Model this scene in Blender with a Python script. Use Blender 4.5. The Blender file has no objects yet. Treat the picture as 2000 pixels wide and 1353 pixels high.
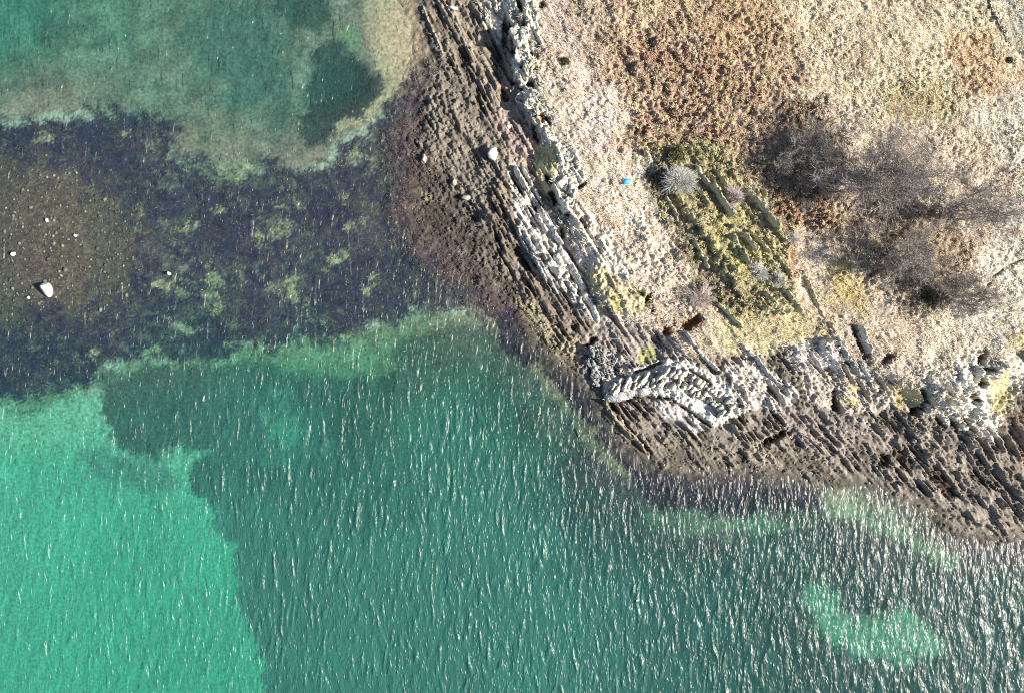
import bpy, math, random
import numpy as np
from mathutils import Vector

random.seed(7)
rng = np.random.default_rng(7)
sc = bpy.context.scene
COL = sc.collection

# ------------------------------------------------------------------ camera, sky, sun, exposure
S = 0.05            # metres to one photograph pixel at sea level
H = 75.0            # flying height of the drone
cam = bpy.data.cameras.new('camera')
cam.sensor_width = 36.0
cam.lens = 36.0 * H / 100.0
cam.clip_end = 2000
cam_o = bpy.data.objects.new('camera', cam)
cam_o.location = (0, 0, H)
cam_o.rotation_euler = (0, 0, 0)
COL.objects.link(cam_o)
sc.camera = cam_o

SUN_EL = math.radians(37)
SUN_DIR = Vector((1.0, -0.20, 0)).normalized() * math.cos(SUN_EL) + Vector((0, 0, math.sin(SUN_EL)))
world = bpy.data.worlds.new('World')
sc.world = world
world.use_nodes = True
wn = world.node_tree
sky = wn.nodes.new('ShaderNodeTexSky')
sky.sky_type = 'NISHITA'
sky.sun_disc = False
sky.sun_elevation = SUN_EL
sky.sun_rotation = math.atan2(SUN_DIR.x, SUN_DIR.y)
wn.links.new(sky.outputs['Color'], wn.nodes['Background'].inputs['Color'])
wn.nodes['Background'].inputs['Strength'].default_value = 0.075
sun = bpy.data.lights.new('sun', 'SUN')
sun.energy = 5.0
sun.angle = math.radians(0.55)
sun.color = (1.0, 0.94, 0.83)
sun_o = bpy.data.objects.new('sun', sun)
sun_o.rotation_euler = SUN_DIR.to_track_quat('Z', 'Y').to_euler()
sun_o.location = (40, -10, 60)
COL.objects.link(sun_o)
sc.view_settings.view_transform = 'Standard'
sc.view_settings.look = 'None'
sc.view_settings.gamma = 1.0
sc.view_settings.exposure = 1.15
sc.cycles.use_denoising = False
sc.cycles.pixel_filter_type = 'BLACKMAN_HARRIS'
sc.cycles.filter_width = 1.1
sc.cycles.max_bounces = 6
sc.cycles.transparent_max_bounces = 8
sc.cycles.caustics_reflective = False
sc.cycles.caustics_refractive = False
sc.cycles.sample_clamp_indirect = 3.0

# ------------------------------------------------------------------ noise helpers
_T = rng.random((512, 512)).astype(np.float32)


def vnoise(x, y, seed=0):
    x = np.asarray(x, np.float32) + seed * 37.17 + 2000.0
    y = np.asarray(y, np.float32) + seed * 91.73 + 2000.0
    xi = np.floor(x).astype(np.int32); yi = np.floor(y).astype(np.int32)
    fx = x - xi; fy = y - yi
    fx = fx * fx * (3 - 2 * fx); fy = fy * fy * (3 - 2 * fy)
    x0 = xi & 511; x1 = (xi + 1) & 511; y0 = yi & 511; y1 = (yi + 1) & 511
    a = _T[y0, x0]; b = _T[y0, x1]; c = _T[y1, x0]; d = _T[y1, x1]
    return (a + (b - a) * fx) * (1 - fy) + (c + (d - c) * fx) * fy


def fbm(x, y, octv=4, seed=0, gain=0.5):
    s = 0.0; a = 1.0; t = 0.0
    for i in range(octv):
        s = s + a * vnoise(x, y, seed + i * 3)
        t += a; a *= gain; x = x * 2.03; y = y * 2.03
    return s / t


def sstep(a, b, x):
    t = np.clip((x - a) / (b - a), 0, 1)
    return t * t * (3 - 2 * t)


def cells(x, y, seed=0):
    """distance to the nearest of scattered points, one to a unit cell"""
    xi = np.floor(x).astype(np.int32); yi = np.floor(y).astype(np.int32)
    best = np.full(x.shape, 9.0, np.float32)
    for dy in (-1, 0, 1):
        for dx in (-1, 0, 1):
            cx = xi + dx; cy = yi + dy
            rx = _T[(cy * 7 + seed) & 511, (cx + seed * 13) & 511]; ry = _T[(cy + 201 + seed) & 511, (cx * 5 + 77) & 511]
            d = (x - cx - rx) ** 2 + (y - cy - ry) ** 2
            np.minimum(best, d, out=best)
    return np.sqrt(best)


def cell_value(x, y, seed=0):
    """a random level for each scattered cell: broken blocks with sharp edges"""
    xi = np.floor(x).astype(np.int32); yi = np.floor(y).astype(np.int32)
    best = np.full(x.shape, 9.0, np.float32); val = np.zeros(x.shape, np.float32)
    for dy in (-1, 0, 1):
        for dx in (-1, 0, 1):
            cx = xi + dx; cy = yi + dy
            rx = _T[(cy * 7 + seed) & 511, (cx + seed * 13) & 511]; ry = _T[(cy + 201 + seed) & 511, (cx * 5 + 77) & 511]
            d = (x - cx - rx) ** 2 + (y - cy - ry) ** 2
            k = d < best
            best = np.where(k, d, best); val = np.where(k, _T[(cy * 3 + 91 + seed) & 511, (cx * 11 + 5) & 511], val)
    return val


class Raster:
    """A map sheet over the place, addressed in photograph pixels."""
    def __init__(self, x0, x1, y0, y1, step):
        self.x0, self.y0, self.step = x0, y0, step
        self.nx = int((x1 - x0) / step) + 1; self.ny = int((y1 - y0) / step) + 1
        self.xs = (x0 + np.arange(self.nx) * step).astype(np.float32)
        self.ys = (y0 + np.arange(self.ny) * step).astype(np.float32)
        self.X, self.Y = np.meshgrid(self.xs, self.ys)
        self.wx = (fbm(self.X / 38, self.Y / 38, 4, 301, 0.6) - 0.5) * 2; self.wy = (fbm(self.X / 38, self.Y / 38, 4, 321, 0.6) - 0.5) * 2

    def blur(self, m, r_px):
        r = max(1, int(round(r_px / self.step / 1.7)))
        for _ in range(2):
            for ax in (0, 1):
                p = np.pad(m, [(r + 1, r) if a == ax else (0, 0) for a in (0, 1)], mode='edge').astype(np.float64)
                c = np.cumsum(p, axis=ax)
                m = (np.take(c, range(2 * r + 1, c.shape[ax]), ax) - np.take(c, range(0, c.shape[ax] - 2 * r - 1), ax)) / (2 * r + 1)
        return m.astype(np.float32)

    def inside(self, poly, warp=0.0):
        P = np.array(poly, float); g = warp
        i0 = max(0, int((P[:, 0].min() - g - self.x0) / self.step)); i1 = min(self.nx, int((P[:, 0].max() + g - self.x0) / self.step) + 2)
        j0 = max(0, int((P[:, 1].min() - g - self.y0) / self.step)); j1 = min(self.ny, int((P[:, 1].max() + g - self.y0) / self.step) + 2)
        out = np.zeros((self.ny, self.nx), np.float32)
        if i1 <= i0 or j1 <= j0:
            return out
        X = self.X[j0:j1, i0:i1] + self.wx[j0:j1, i0:i1] * g; Y = self.Y[j0:j1, i0:i1] + self.wy[j0:j1, i0:i1] * g
        ins = np.zeros(X.shape, bool)
        n = len(P)
        for k in range(n):
            xa, ya = P[k]; xb, yb = P[(k + 1) % n]
            if ya == yb:
                continue
            c = ((ya > Y) != (yb > Y)) & (X < (xb - xa) * (Y - ya) / (yb - ya) + xa)
            ins ^= c
        out[j0:j1, i0:i1] = ins
        return out

    def mask(self, poly, soft=10, rag=0.5, scale=14, seed=1, edge=0.2):
        m = self.blur(self.inside(poly, min(40, soft * 1.6)), soft)
        idx = np.where((m > 0.004) & (m < 0.996))
        n = fbm(self.X[idx] / scale, self.Y[idx] / scale, 4, seed) - 0.5
        v = m[idx]
        if soft >= 12: edge = 0.38
        m[idx] = sstep(0.5 - edge, 0.5 + edge, v + n * rag * 2.6)
        return m

    def dist(self, line):
        P = np.array(line, np.float32)
        best = np.full(self.X.shape, 1e9, np.float32)
        for k in range(len(P) - 1):
            a = P[k]; b = P[k + 1]; d = b - a; L2 = float(d @ d) + 1e-6
            t = np.clip(((self.X - a[0]) * d[0] + (self.Y - a[1]) * d[1]) / L2, 0, 1)
            q = (self.X - a[0] - t * d[0]) ** 2 + (self.Y - a[1] - t * d[1]) ** 2
            np.minimum(best, q, out=best)
        return np.sqrt(best)

    def samp(self, A, px, py):
        fx = np.clip((np.asarray(px, np.float64) - self.x0) / self.step, 0, self.nx - 1.001)
        fy = np.clip((np.asarray(py, np.float64) - self.y0) / self.step, 0, self.ny - 1.001)
        i = fx.astype(int); j = fy.astype(int); u = fx - i; v = fy - j
        if A.ndim == 3:
            u = u[..., None]; v = v[..., None]
        return (A[j, i] * (1 - u) + A[j, i + 1] * u) * (1 - v) + (A[j + 1, i] * (1 - u) + A[j + 1, i + 1] * u) * v


# ------------------------------------------------------------------ mesh helpers
def tag(o, label=None, cat=None, group=None, kind=None):
    if label: o['label'] = label
    if cat: o['category'] = cat
    if group: o['group'] = group
    if kind: o['kind'] = kind
    return o


def mesh_obj(name, V, F, mat, parent=None, col=None, smooth=False, attrs=None):
    me = bpy.data.meshes.new(name)
    V = np.ascontiguousarray(V, np.float32); F = np.ascontiguousarray(F, np.int32)
    k = F.shape[1]
    me.vertices.add(len(V)); me.vertices.foreach_set('co', V.ravel())
    me.loops.add(F.size); me.loops.foreach_set('vertex_index', F.ravel())
    me.polygons.add(len(F))
    me.polygons.foreach_set('loop_start', np.arange(0, F.size, k, dtype=np.int32))
    me.polygons.foreach_set('loop_total', np.full(len(F), k, np.int32))
    me.update(calc_edges=True)
    if smooth:
        me.polygons.foreach_set('use_smooth', np.ones(len(F), bool))
    if col is not None:
        a = me.color_attributes.new('Col', 'FLOAT_COLOR', 'POINT')
        c = np.ones((len(V), 4), np.float32); c[:, :3] = col
        a.data.foreach_set('color', c.ravel())
    for an, av in (attrs or {}).items():
        a = me.attributes.new(an, 'FLOAT', 'POINT')
        a.data.foreach_set('value', np.ascontiguousarray(av, np.float32).ravel())
    me.materials.append(mat)
    o = bpy.data.objects.new(name, me)
    COL.objects.link(o)
    if parent is not None:
        o.parent = parent
    return o


def empty(name, loc):
    o = bpy.data.objects.new(name, None)
    o.location = loc
    o.empty_display_size = 0.3
    COL.objects.link(o)
    return o


def grid_faces(keep):
    ny, nx = keep.shape
    idx = np.arange(ny * nx).reshape(ny, nx)
    q = keep[:-1, :-1] & keep[1:, :-1] & keep[:-1, 1:] & keep[1:, 1:]
    # rows run down the photograph (y falls), so this winding faces up
    F = np.stack([idx[1:, :-1][q], idx[1:, 1:][q], idx[:-1, 1:][q], idx[:-1, :-1][q]], 1)
    used = np.zeros(ny * nx, bool); used[F.ravel()] = True
    remap = np.cumsum(used) - 1
    return remap[F], used


# ------------------------------------------------------------------ materials
def new_mat(name):
    m = bpy.data.materials.new(name)
    m.use_nodes = True
    nt = m.node_tree
    return m, nt, nt.nodes['Principled BSDF'], nt.nodes['Material Output']


def attr_mat(name, scale=9.0, lo=0.7, hi=1.3, rough=0.9, bump=0.5, bump_scale=14.0, bump_dist=0.05, spec=0.2, detail=5):
    m, nt, bs, out = new_mat(name)
    at = nt.nodes.new('ShaderNodeAttribute'); at.attribute_name = 'Col'
    tc = nt.nodes.new('ShaderNodeTexCoord')
    no = nt.nodes.new('ShaderNodeTexNoise'); no.inputs['Scale'].default_value = scale; no.inputs['Detail'].default_value = detail
    nt.links.new(tc.outputs['Object'], no.inputs['Vector'])
    mr = nt.nodes.new('ShaderNodeMapRange')
    mr.inputs['From Min'].default_value = 0.3; mr.inputs['From Max'].default_value = 0.7
    mr.inputs['To Min'].default_value = lo; mr.inputs['To Max'].default_value = hi
    nt.links.new(no.outputs['Fac'], mr.inputs['Value'])
    mx = nt.nodes.new('ShaderNodeMix'); mx.data_type = 'RGBA'; mx.blend_type = 'MULTIPLY'
    mx.inputs['Factor'].default_value = 1.0
    nt.links.new(at.outputs['Color'], mx.inputs['A'])
    nt.links.new(mr.outputs['Result'], mx.inputs['B'])
    nt.links.new(mx.outputs['Result'], bs.inputs['Base Color'])
    bs.inputs['Roughness'].default_value = rough
    bs.inputs['Specular IOR Level'].default_value = spec
    if bump:
        n2 = nt.nodes.new('ShaderNodeTexNoise'); n2.inputs['Scale'].default_value = bump_scale; n2.inputs['Detail'].default_value = 4
        nt.links.new(tc.outputs['Object'], n2.inputs['Vector'])
        bp = nt.nodes.new('ShaderNodeBump'); bp.inputs['Strength'].default_value = bump; bp.inputs['Distance'].default_value = bump_dist
        nt.links.new(n2.outputs['Fac'], bp.inputs['Height'])
        nt.links.new(bp.outputs['Normal'], bs.inputs['Normal'])
    return m


def bedded_mat(name, colour, dark, strike_deg=58):
    """Rock with bedding lines running along the strike."""
    m, nt, bs, out = new_mat(name)
    tc = nt.nodes.new('ShaderNodeTexCoord')
    mp = nt.nodes.new('ShaderNodeMapping'); mp.vector_type = 'TEXTURE'
    mp.inputs['Rotation'].default_value = (0, 0, math.radians(-strike_deg)); mp.inputs['Scale'].default_value = (2.2, 0.22, 0.3)
    nt.links.new(tc.outputs['Object'], mp.inputs['Vector'])
    n1 = nt.nodes.new('ShaderNodeTexNoise'); n1.inputs['Scale'].default_value = 1.6; n1.inputs['Detail'].default_value = 5
    nt.links.new(mp.outputs['Vector'], n1.inputs['Vector'])
    n2 = nt.nodes.new('ShaderNodeTexNoise'); n2.inputs['Scale'].default_value = 4.5; n2.inputs['Detail'].default_value = 6
    nt.links.new(tc.outputs['Object'], n2.inputs['Vector'])
    ad = nt.nodes.new('ShaderNodeMath'); ad.operation = 'MULTIPLY_ADD'; ad.inputs[1].default_value = 0.45
    nt.links.new(n2.outputs['Fac'], ad.inputs[0]); nt.links.new(n1.outputs['Fac'], ad.inputs[2])
    cr = nt.nodes.new('ShaderNodeValToRGB'); e = cr.color_ramp.elements
    e[0].position = 0.56; e[0].color = (*dark, 1); e[1].position = 0.92; e[1].color = (*[min(0.8, c * 1.12) for c in colour], 1)
    k_ = cr.color_ramp.elements.new(0.68); k_.color = (*colour, 1)
    nt.links.new(ad.outputs[0], cr.inputs['Fac']); nt.links.new(cr.outputs['Color'], bs.inputs['Base Color'])
    bp = nt.nodes.new('ShaderNodeBump'); bp.inputs['Strength'].default_value = 1.0; bp.inputs['Distance'].default_value = 0.16
    nt.links.new(ad.outputs[0], bp.inputs['Height']); nt.links.new(bp.outputs['Normal'], bs.inputs['Normal'])
    bs.inputs['Roughness'].default_value = 0.88; bs.inputs['Specular IOR Level'].default_value = 0.2
    return m


def plain_mat(name, colour, rough=0.85, lo=0.75, hi=1.2, scale=6.0, spec=0.2, bump=0.4, bump_scale=12, bump_dist=0.04, stretch=None):
    m, nt, bs, out = new_mat(name)
    tc = nt.nodes.new('ShaderNodeTexCoord')
    no = nt.nodes.new('ShaderNodeTexNoise'); no.inputs['Scale'].default_value = scale; no.inputs['Detail'].default_value = 6
    src = tc.outputs['Object']
    if stretch:
        mp = nt.nodes.new('ShaderNodeMapping'); mp.inputs['Scale'].default_value = stretch
        nt.links.new(src, mp.inputs['Vector']); src = mp.outputs['Vector']
    nt.links.new(src, no.inputs['Vector'])
    cr = nt.nodes.new('ShaderNodeValToRGB')
    cr.color_ramp.elements[0].position = 0.3; cr.color_ramp.elements[1].position = 0.7
    cr.color_ramp.elements[0].color = (*[c * lo for c in colour], 1)
    cr.color_ramp.elements[1].color = (*[min(0.9, c * hi) for c in colour], 1)
    nt.links.new(no.outputs['Fac'], cr.inputs['Fac'])
    nt.links.new(cr.outputs['Color'], bs.inputs['Base Color'])
    bs.inputs['Roughness'].default_value = rough
    bs.inputs['Specular IOR Level'].default_value = spec
    if bump:
        n2 = nt.nodes.new('ShaderNodeTexNoise'); n2.inputs['Scale'].default_value = bump_scale; n2.inputs['Detail'].default_value = 5
        nt.links.new(src, n2.inputs['Vector'])
        bp = nt.nodes.new('ShaderNodeBump'); bp.inputs['Strength'].default_value = bump; bp.inputs['Distance'].default_value = bump_dist
        nt.links.new(n2.outputs['Fac'], bp.inputs['Height'])
        nt.links.new(bp.outputs['Normal'], bs.inputs['Normal'])
    return m


M_ground = attr_mat('ground_mixed', 7.0, 0.72, 1.25, 0.92, 0.6, 16, 0.06)
M_seabed = attr_mat('seabed_mixed', 3.5, 0.6, 1.4, 0.95, 0.3, 6, 0.05, 0.1, detail=8)
M_grass = attr_mat('dry_grass_blades', 5.0, 0.85, 1.15, 0.8, 0, spec=0.15)
M_heath = attr_mat('heath_leaves', 5.0, 0.8, 1.2, 0.75, 0, spec=0.2)
M_cobble = attr_mat('cobble_stone', 6.0, 0.75, 1.25, 0.85, 0.4, 20, 0.03)
M_pale = bedded_mat('pale_bedded_rock', (0.54, 0.53, 0.48), (0.16, 0.15, 0.135))
M_cream = plain_mat('cream_lichened_rock', (0.60, 0.57, 0.48), scale=3.5, lo=0.6, hi=1.2, bump=1.0, bump_scale=9, bump_dist=0.12)
M_grey = bedded_mat('grey_bedded_rock', (0.36, 0.36, 0.35), (0.10, 0.095, 0.09))
M_mossy = bedded_mat('moss_grown_rock', (0.43, 0.40, 0.27), (0.13, 0.13, 0.07), 54)
M_white = plain_mat('white_granite', (0.66, 0.655, 0.64), scale=3.5, lo=0.62, hi=1.15, bump=0.6, bump_scale=8, bump_dist=0.06)
M_tan = plain_mat('tan_stone', (0.38, 0.34, 0.28), scale=3, lo=0.7, hi=1.2, bump=0.5)
M_twig = plain_mat('bare_twigs', (0.285, 0.25, 0.228), scale=1.2, lo=0.75, hi=1.25, bump=0)
M_bark = plain_mat('lichened_bark', (0.36, 0.34, 0.30), scale=4, lo=0.6, hi=1.3, bump=0.4)
M_silver = plain_mat('silvery_twigs', (0.60, 0.60, 0.56), scale=3, lo=0.8, hi=1.15, bump=0)
M_pinkish = plain_mat('pinkish_twigs', (0.55, 0.48, 0.45), scale=3, lo=0.8, hi=1.15, bump=0)
M_olive = plain_mat('olive_leaves', (0.085, 0.082, 0.036), scale=4, lo=0.6, hi=1.5, bump=0)
M_blue = plain_mat('blue_plastic', (0.03, 0.36, 0.70), rough=0.45, scale=3, lo=0.9, hi=1.1, spec=0.5, bump=0)

# ------------------------------------------------------------------ the lie of the land
WL = [(800, -500), (806, -60), (815, 0), (830, 60), (836, 110), (822, 135), (812, 170), (800, 215), (788, 250), (785, 290), (800, 330),
      (795, 370), (785, 400), (800, 440), (850, 500), (900, 548), (955, 590), (1000, 628), (1035, 655), (1065, 688), (1110, 715),
      (1140, 742), (1168, 772), (1188, 822), (1212, 862), (1250, 890), (1290, 912), (1345, 918), (1400, 925), (1470, 922), (1550, 932),
      (1620, 942), (1690, 938), (1735, 958), (1790, 988), (1830, 1020), (1870, 1040), (1930, 1052), (2000, 1050), (2120, 1045), (2700, 1000)]
BK = [(975, -500), (980, -60), (985, 20), (1000, 80), (1003, 150), (1022, 200), (1048, 250), (1066, 300), (1050, 335), (1075, 390),
      (1110, 460), (1145, 530), (1170, 600), (1215, 630), (1290, 655), (1330, 695), (1380, 705), (1440, 690), (1520, 680), (1600, 705),
      (1700, 725), (1780, 770), (1830, 810), (1900, 800), (1950, 750), (2000, 720), (2120, 700), (2700, 650)]
FAR = [(2700, -500)]


def base_height(R):
    land = R.inside(WL + FAR); d = R.dist(WL) * S; d = np.where(land > 0.5, d, -d)
    up = R.inside(BK + FAR); db = R.dist(BK) * S; db = np.where(up > 0.5, db, -db)
    hb = 0.9 * (1 - np.exp(-np.maximum(d, 0) / 6.0)) + 1.5 * sstep(-1.0, 1.3, db) + 1.4 * (1 - np.exp(-np.maximum(db, 0) / 22.0))
    flat = R.blur(R.inside([(740, 180), (815, 190), (830, 300), (890, 360), (930, 410), (955, 470), (985, 540), (1010, 600), (1000, 660), (740, 660)]), 25)
    hb = np.where(d < 0, 0.0, hb * (1 - 0.85 * flat))
    return d, db, R.blur(hb.astype(np.float32), 8)


L = Raster(740, 2170, -130, 1100, 1.9)
Ld, Ldb, Lhb = base_height(L)


def strike(X, Y):
    C = [(900, 50, 66), (960, 200, 62), (1030, 420, 60), (1080, 560, 58), (1120, 680, 55), (1250, 640, 57), (1300, 830, 45), (1230, 850, 50),
         (1420, 380, 54), (1500, 560, 52), (1480, 720, 50), (1700, 700, 58), (1750, 880, 52), (1900, 900, 56), (1990, 800, 72),
         (1870, 980, 46), (950, 450, 62), (1900, 250, 50), (1620, 850, 44), (1200, 200, 60), (1860, 780, 52)]
    num = 0; den = 0
    for x, y, a in C:
        w = 1.0 / ((X - x) ** 2 + (Y - y) ** 2 + 900.0) ** 1.5
        num = num + w * a; den = den + w
    return np.radians(num / den)


def lic(R, grain, length, steps, seed, octv=2):
    """Noise drawn out along the strike of the beds."""
    ang = strike(R.X, R.Y) + (fbm(R.X / 90, R.Y / 90, 2, seed + 5) - 0.5) * 0.35
    cx = np.cos(ang).astype(np.float32); cy = np.sin(ang).astype(np.float32)
    acc = vnoise(R.X / grain, R.Y / grain, seed); n = 1
    st = length / steps
    for sgn in (1, -1):
        for k in range(1, steps + 1):
            x = R.X + cx * st * k * sgn; y = R.Y + cy * st * k * sgn
            acc = acc + vnoise(x / grain, y / grain, seed); n += 1
    acc = acc / n
    m = acc.mean(); s = acc.std()
    return np.clip((acc - m) / s, -2.5, 2.5)


lic_f = lic(L, 3.3, 30, 8, 11)
lic_m = lic(L, 6.5, 60, 9, 23)
lic_c = lic(L, 18.0, 130, 9, 31)

# ---- land map: colour, plant cover, heath cover, bed relief, lump relief
shape = L.X.shape
A_col = np.zeros(shape + (3,), np.float32)
A_veg = np.zeros(shape, np.float32)
A_heath = np.zeros(shape, np.float32)
A_bed = np.zeros(shape, np.float32)
A_lump = np.zeros(shape, np.float32)


def paint(A, R, m, col, var, seed, vs, octv, gain):
    idx = np.where(m > 0.003)
    mm = m[idx][:, None]; c = np.array(col, np.float32)[None]
    if var:
        c = c * (1 + (fbm(R.X[idx] / vs, R.Y[idx] / vs, octv, seed, gain) - 0.5)[:, None] * 2 * var)
    A[idx] = A[idx] * (1 - mm) + c * mm


def lay(m, col=None, veg=None, heath=None, bed=None, lump=None, var=0.0, seed=3, vs=18):
    if col is not None:
        paint(A_col, L, m, col, var, seed, vs, 3, 0.5)
    for A, v in ((A_veg, veg), (A_heath, heath), (A_bed, bed), (A_lump, lump)):
        if v is not None:
            A[:] = A * (1 - m) + v * m


one = np.ones(shape, np.float32)
# foreshore of cobbles under brown weed
lay(one, (0.158, 0.138, 0.110), 0, 0, 0.12, 0.17, 0.4)
wet = L.mask([(740, 120), (850, 120), (830, 200), (815, 290), (860, 340), (900, 400), (945, 440), (970, 520), (1010, 580), (1040, 640), (1000, 660), (740, 640)], 16, 0.5, 16, 4)
lay(wet, (0.098, 0.083, 0.068), 0, 0, 0.05, 0.15, 0.45)
lay(L.mask([(780, 130), (850, 135), (835, 200), (810, 260), (800, 330), (740, 330)], 12, 0.6, 10, 5), (0.085, 0.073, 0.068), 0, 0, 0.06, 0.15, 0.4)
lay(L.mask([(760, 380), (830, 370), (850, 395), (800, 420), (755, 425)], 10, 0.6, 10, 8), (0.27, 0.23, 0.15), var=0.3)
# beds of the upper-left foreshore
lay(L.mask([(835, -160), (985, -160), (990, 60), (985, 160), (1010, 250), (1000, 300), (960, 250), (920, 170), (870, 115), (845, 60)], 10, 0.5, 14, 6),
    (0.185, 0.158, 0.122), 0, 0, 0.24, 0.10, 0.35)
lay(L.mask([(925, -160), (985, -160), (990, 40), (985, 90), (960, 75), (940, 30)], 8, 0.6, 10, 7), (0.42, 0.39, 0.33), 0, 0, 0.22, 0.06, 0.25)
lay(L.mask([(985, 150), (1010, 165), (1035, 230), (1050, 290), (1045, 330), (1000, 330), (985, 290), (960, 220)], 8, 0.6, 10, 9), (0.25, 0.20, 0.17), 0, 0, 0.15, 0.16, 0.3)
# dark brown ledges under the pale ones
lay(L.mask([(955, 380), (985, 360), (1005, 400), (1015, 480), (1060, 550), (1130, 600), (1180, 680), (1150, 705), (1100, 680), (1050, 620), (1005, 560), (975, 490)], 7, 0.4, 12, 10),
    (0.165, 0.138, 0.11), 0, 0, 0.28, 0.08, 0.4)
lay(L.mask([(1000, 590), (1040, 580), (1090, 640), (1150, 690), (1130, 740), (1080, 690), (1030, 640)], 8, 0.5, 12, 12), (0.22, 0.19, 0.13), 0, 0, 0.12, 0.20, 0.25)
# lower rock platform
lay(L.mask([(1178, 765), (1240, 760), (1300, 768), (1400, 830), (1480, 800), (1560, 800), (1700, 790), (1800, 830), (1900, 850), (2000, 800), (2200, 760), (2200, 1060),
            (1990, 1050), (1870, 1035), (1760, 965), (1640, 935), (1400, 920), (1280, 905), (1215, 860)], 8, 0.4, 12, 13),
    (0.20, 0.172, 0.142), 0, 0, 0.27, 0.06, 0.45)
lay(L.mask([(1290, 850), (1380, 855), (1480, 860), (1560, 880), (1640, 900), (1640, 930), (1450, 920), (1300, 905)], 10, 0.6, 14, 14), (0.19, 0.165, 0.13), 0, 0, 0.14, 0.13, 0.4)
lay(L.mask([(1760, 900), (1830, 930), (1900, 960), (2000, 980), (2200, 960), (2200, 1060), (1900, 1045), (1800, 985)], 10, 0.5, 14, 15), (0.20, 0.174, 0.142), 0, 0, 0.26, 0.06, 0.4)
lay(L.mask([(1940, 800), (2200, 760), (2200, 900), (1990, 900)], 10, 0.5, 14, 16), (0.20, 0.16, 0.12), 0, 0, 0.22, 0.06, 0.3)
lay(L.mask([(1270, 775), (1330, 775), (1400, 825), (1360, 850), (1300, 815)], 8, 0.6, 10, 17), (0.38, 0.36, 0.34), 0, 0, 0.22, 0.05, 0.3)
lay(L.mask([(1500, 800), (1620, 790), (1700, 830), (1650, 880), (1560, 870)], 10, 0.6, 12, 18), (0.22, 0.19, 0.165), 0, 0, 0.20, 0.12, 0.35)
# rubbly ground between the ledges and the fold
lay(L.mask([(1165, 620), (1210, 610), (1290, 640), (1330, 690), (1330, 720), (1240, 720), (1190, 740), (1150, 730), (1140, 680)], 8, 0.5, 12, 19),
    (0.27, 0.235, 0.205), 0.02, 0, 0.22, 0.08, 0.3)
lay(L.mask([(1140, 670), (1180, 680), (1230, 705), (1200, 740), (1170, 775), (1140, 745)], 6, 0.5, 10, 20), (0.25, 0.235, 0.225), 0, 0, 0.15, 0.28, 0.4, 4, 8)

# grass above the bank
gm = sstep(-0.3, 0.9, Ldb + (fbm(L.X / 16, L.Y / 16, 4, 21) - 0.5) * 2.2)
lay(gm, (0.60, 0.525, 0.435), 1.0, 0, 0.04, 0.06, 0.22, 22, 30)
lay(L.mask([(1440, -160), (2200, -160), (2200, 330), (1900, 330), (1840, 210), (1640, 200), (1560, 170), (1500, 80)], 30, 0.6, 40, 24), (0.62, 0.55, 0.42), var=0.25)
lay(L.mask([(1050, -160), (1130, -160), (1150, 60), (1190, 150), (1240, 290), (1200, 330), (1120, 300), (1080, 180), (1060, 90)], 20, 0.6, 30, 25), (0.61, 0.525, 0.455), var=0.2)
lay(L.mask([(1880, 180), (2200, 160), (2200, 720), (1960, 700), (1850, 640), (1900, 560), (1940, 440), (1960, 330)], 25, 0.6, 30, 26), (0.64, 0.60, 0.52), var=0.2)
lay(L.mask([(1760, 640), (1880, 620), (1960, 680), (1960, 740), (1860, 720), (1780, 690)], 20, 0.6, 24, 27), (0.58, 0.52, 0.42), var=0.2)
lay(L.mask([(1940, -160), (2200, -160), (2200, 120), (1990, 90), (1950, 30)], 8, 0.3, 16, 28), (0.58, 0.55, 0.46), var=0.15)
lay(L.mask([(1850, 60), (1940, 60), (1990, 140), (1960, 190), (1880, 170), (1850, 120)], 20, 0.7, 24, 29), (0.52, 0.39, 0.26), var=0.25)
lay(L.mask([(1730, 150), (1850, 170), (1870, 230), (1780, 270), (1720, 210)], 20, 0.7, 24, 30), (0.46, 0.41, 0.25), var=0.3)
lay(L.mask([(1450, 560), (1560, 590), (1640, 640), (1560, 680), (1480, 690), (1400, 690), (1370, 650), (1400, 610)], 16, 0.6, 20, 31), (0.54, 0.485, 0.315), var=0.25)
lay(L.mask([(1640, 500), (1700, 550), (1690, 610), (1630, 600), (1610, 540)], 14, 0.7, 20, 32), (0.50, 0.42, 0.21), var=0.25)
lay(L.mask([(1190, 440), (1300, 400), (1380, 520), (1360, 620), (1280, 600), (1210, 540)], 20, 0.6, 30, 33), (0.55, 0.475, 0.39), 0.6, 0, 0.05, 0.14, 0.2)
# heath: red-brown bracken and heather
lay(L.mask([(1150, -60), (1480, -60), (1530, 90), (1580, 180), (1480, 220), (1470, 320), (1330, 290), (1240, 290), (1190, 190), (1160, 90)], 26, 0.8, 28, 34),
    (0.46, 0.36, 0.26), 0.8, 0.40, 0.04, 0.10, 0.4)
lay(L.mask([(1210, 80), (1330, 90), (1450, 100), (1520, 170), (1490, 220), (1440, 260), (1420, 330), (1310, 280), (1240, 270), (1200, 190), (1190, 120)], 24, 0.9, 22, 35),
    (0.36, 0.26, 0.19), 0.55, 0.75, 0.04, 0.12, 0.5, 36, 14)
lay(L.mask([(1380, 0), (1500, 0), (1540, 90), (1470, 130), (1380, 100)], 22, 0.8, 24, 37), (0.48, 0.36, 0.23), 0.8, 0.4, var=0.3)
lay(L.mask([(1120, 0), (1180, 0), (1200, 90), (1170, 110), (1130, 60)], 16, 0.8, 18, 38), (0.30, 0.25, 0.20), 0.6, 0.5, var=0.4)
lay(L.mask([(1480, 220), (1600, 200), (1640, 300), (1600, 430), (1540, 400), (1490, 380), (1440, 300)], 20, 0.8, 20, 39), (0.17, 0.125, 0.095), 0.35, 0.8, var=0.4)  # dark heather, with the big tree's cast shadow put into its colour
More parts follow.
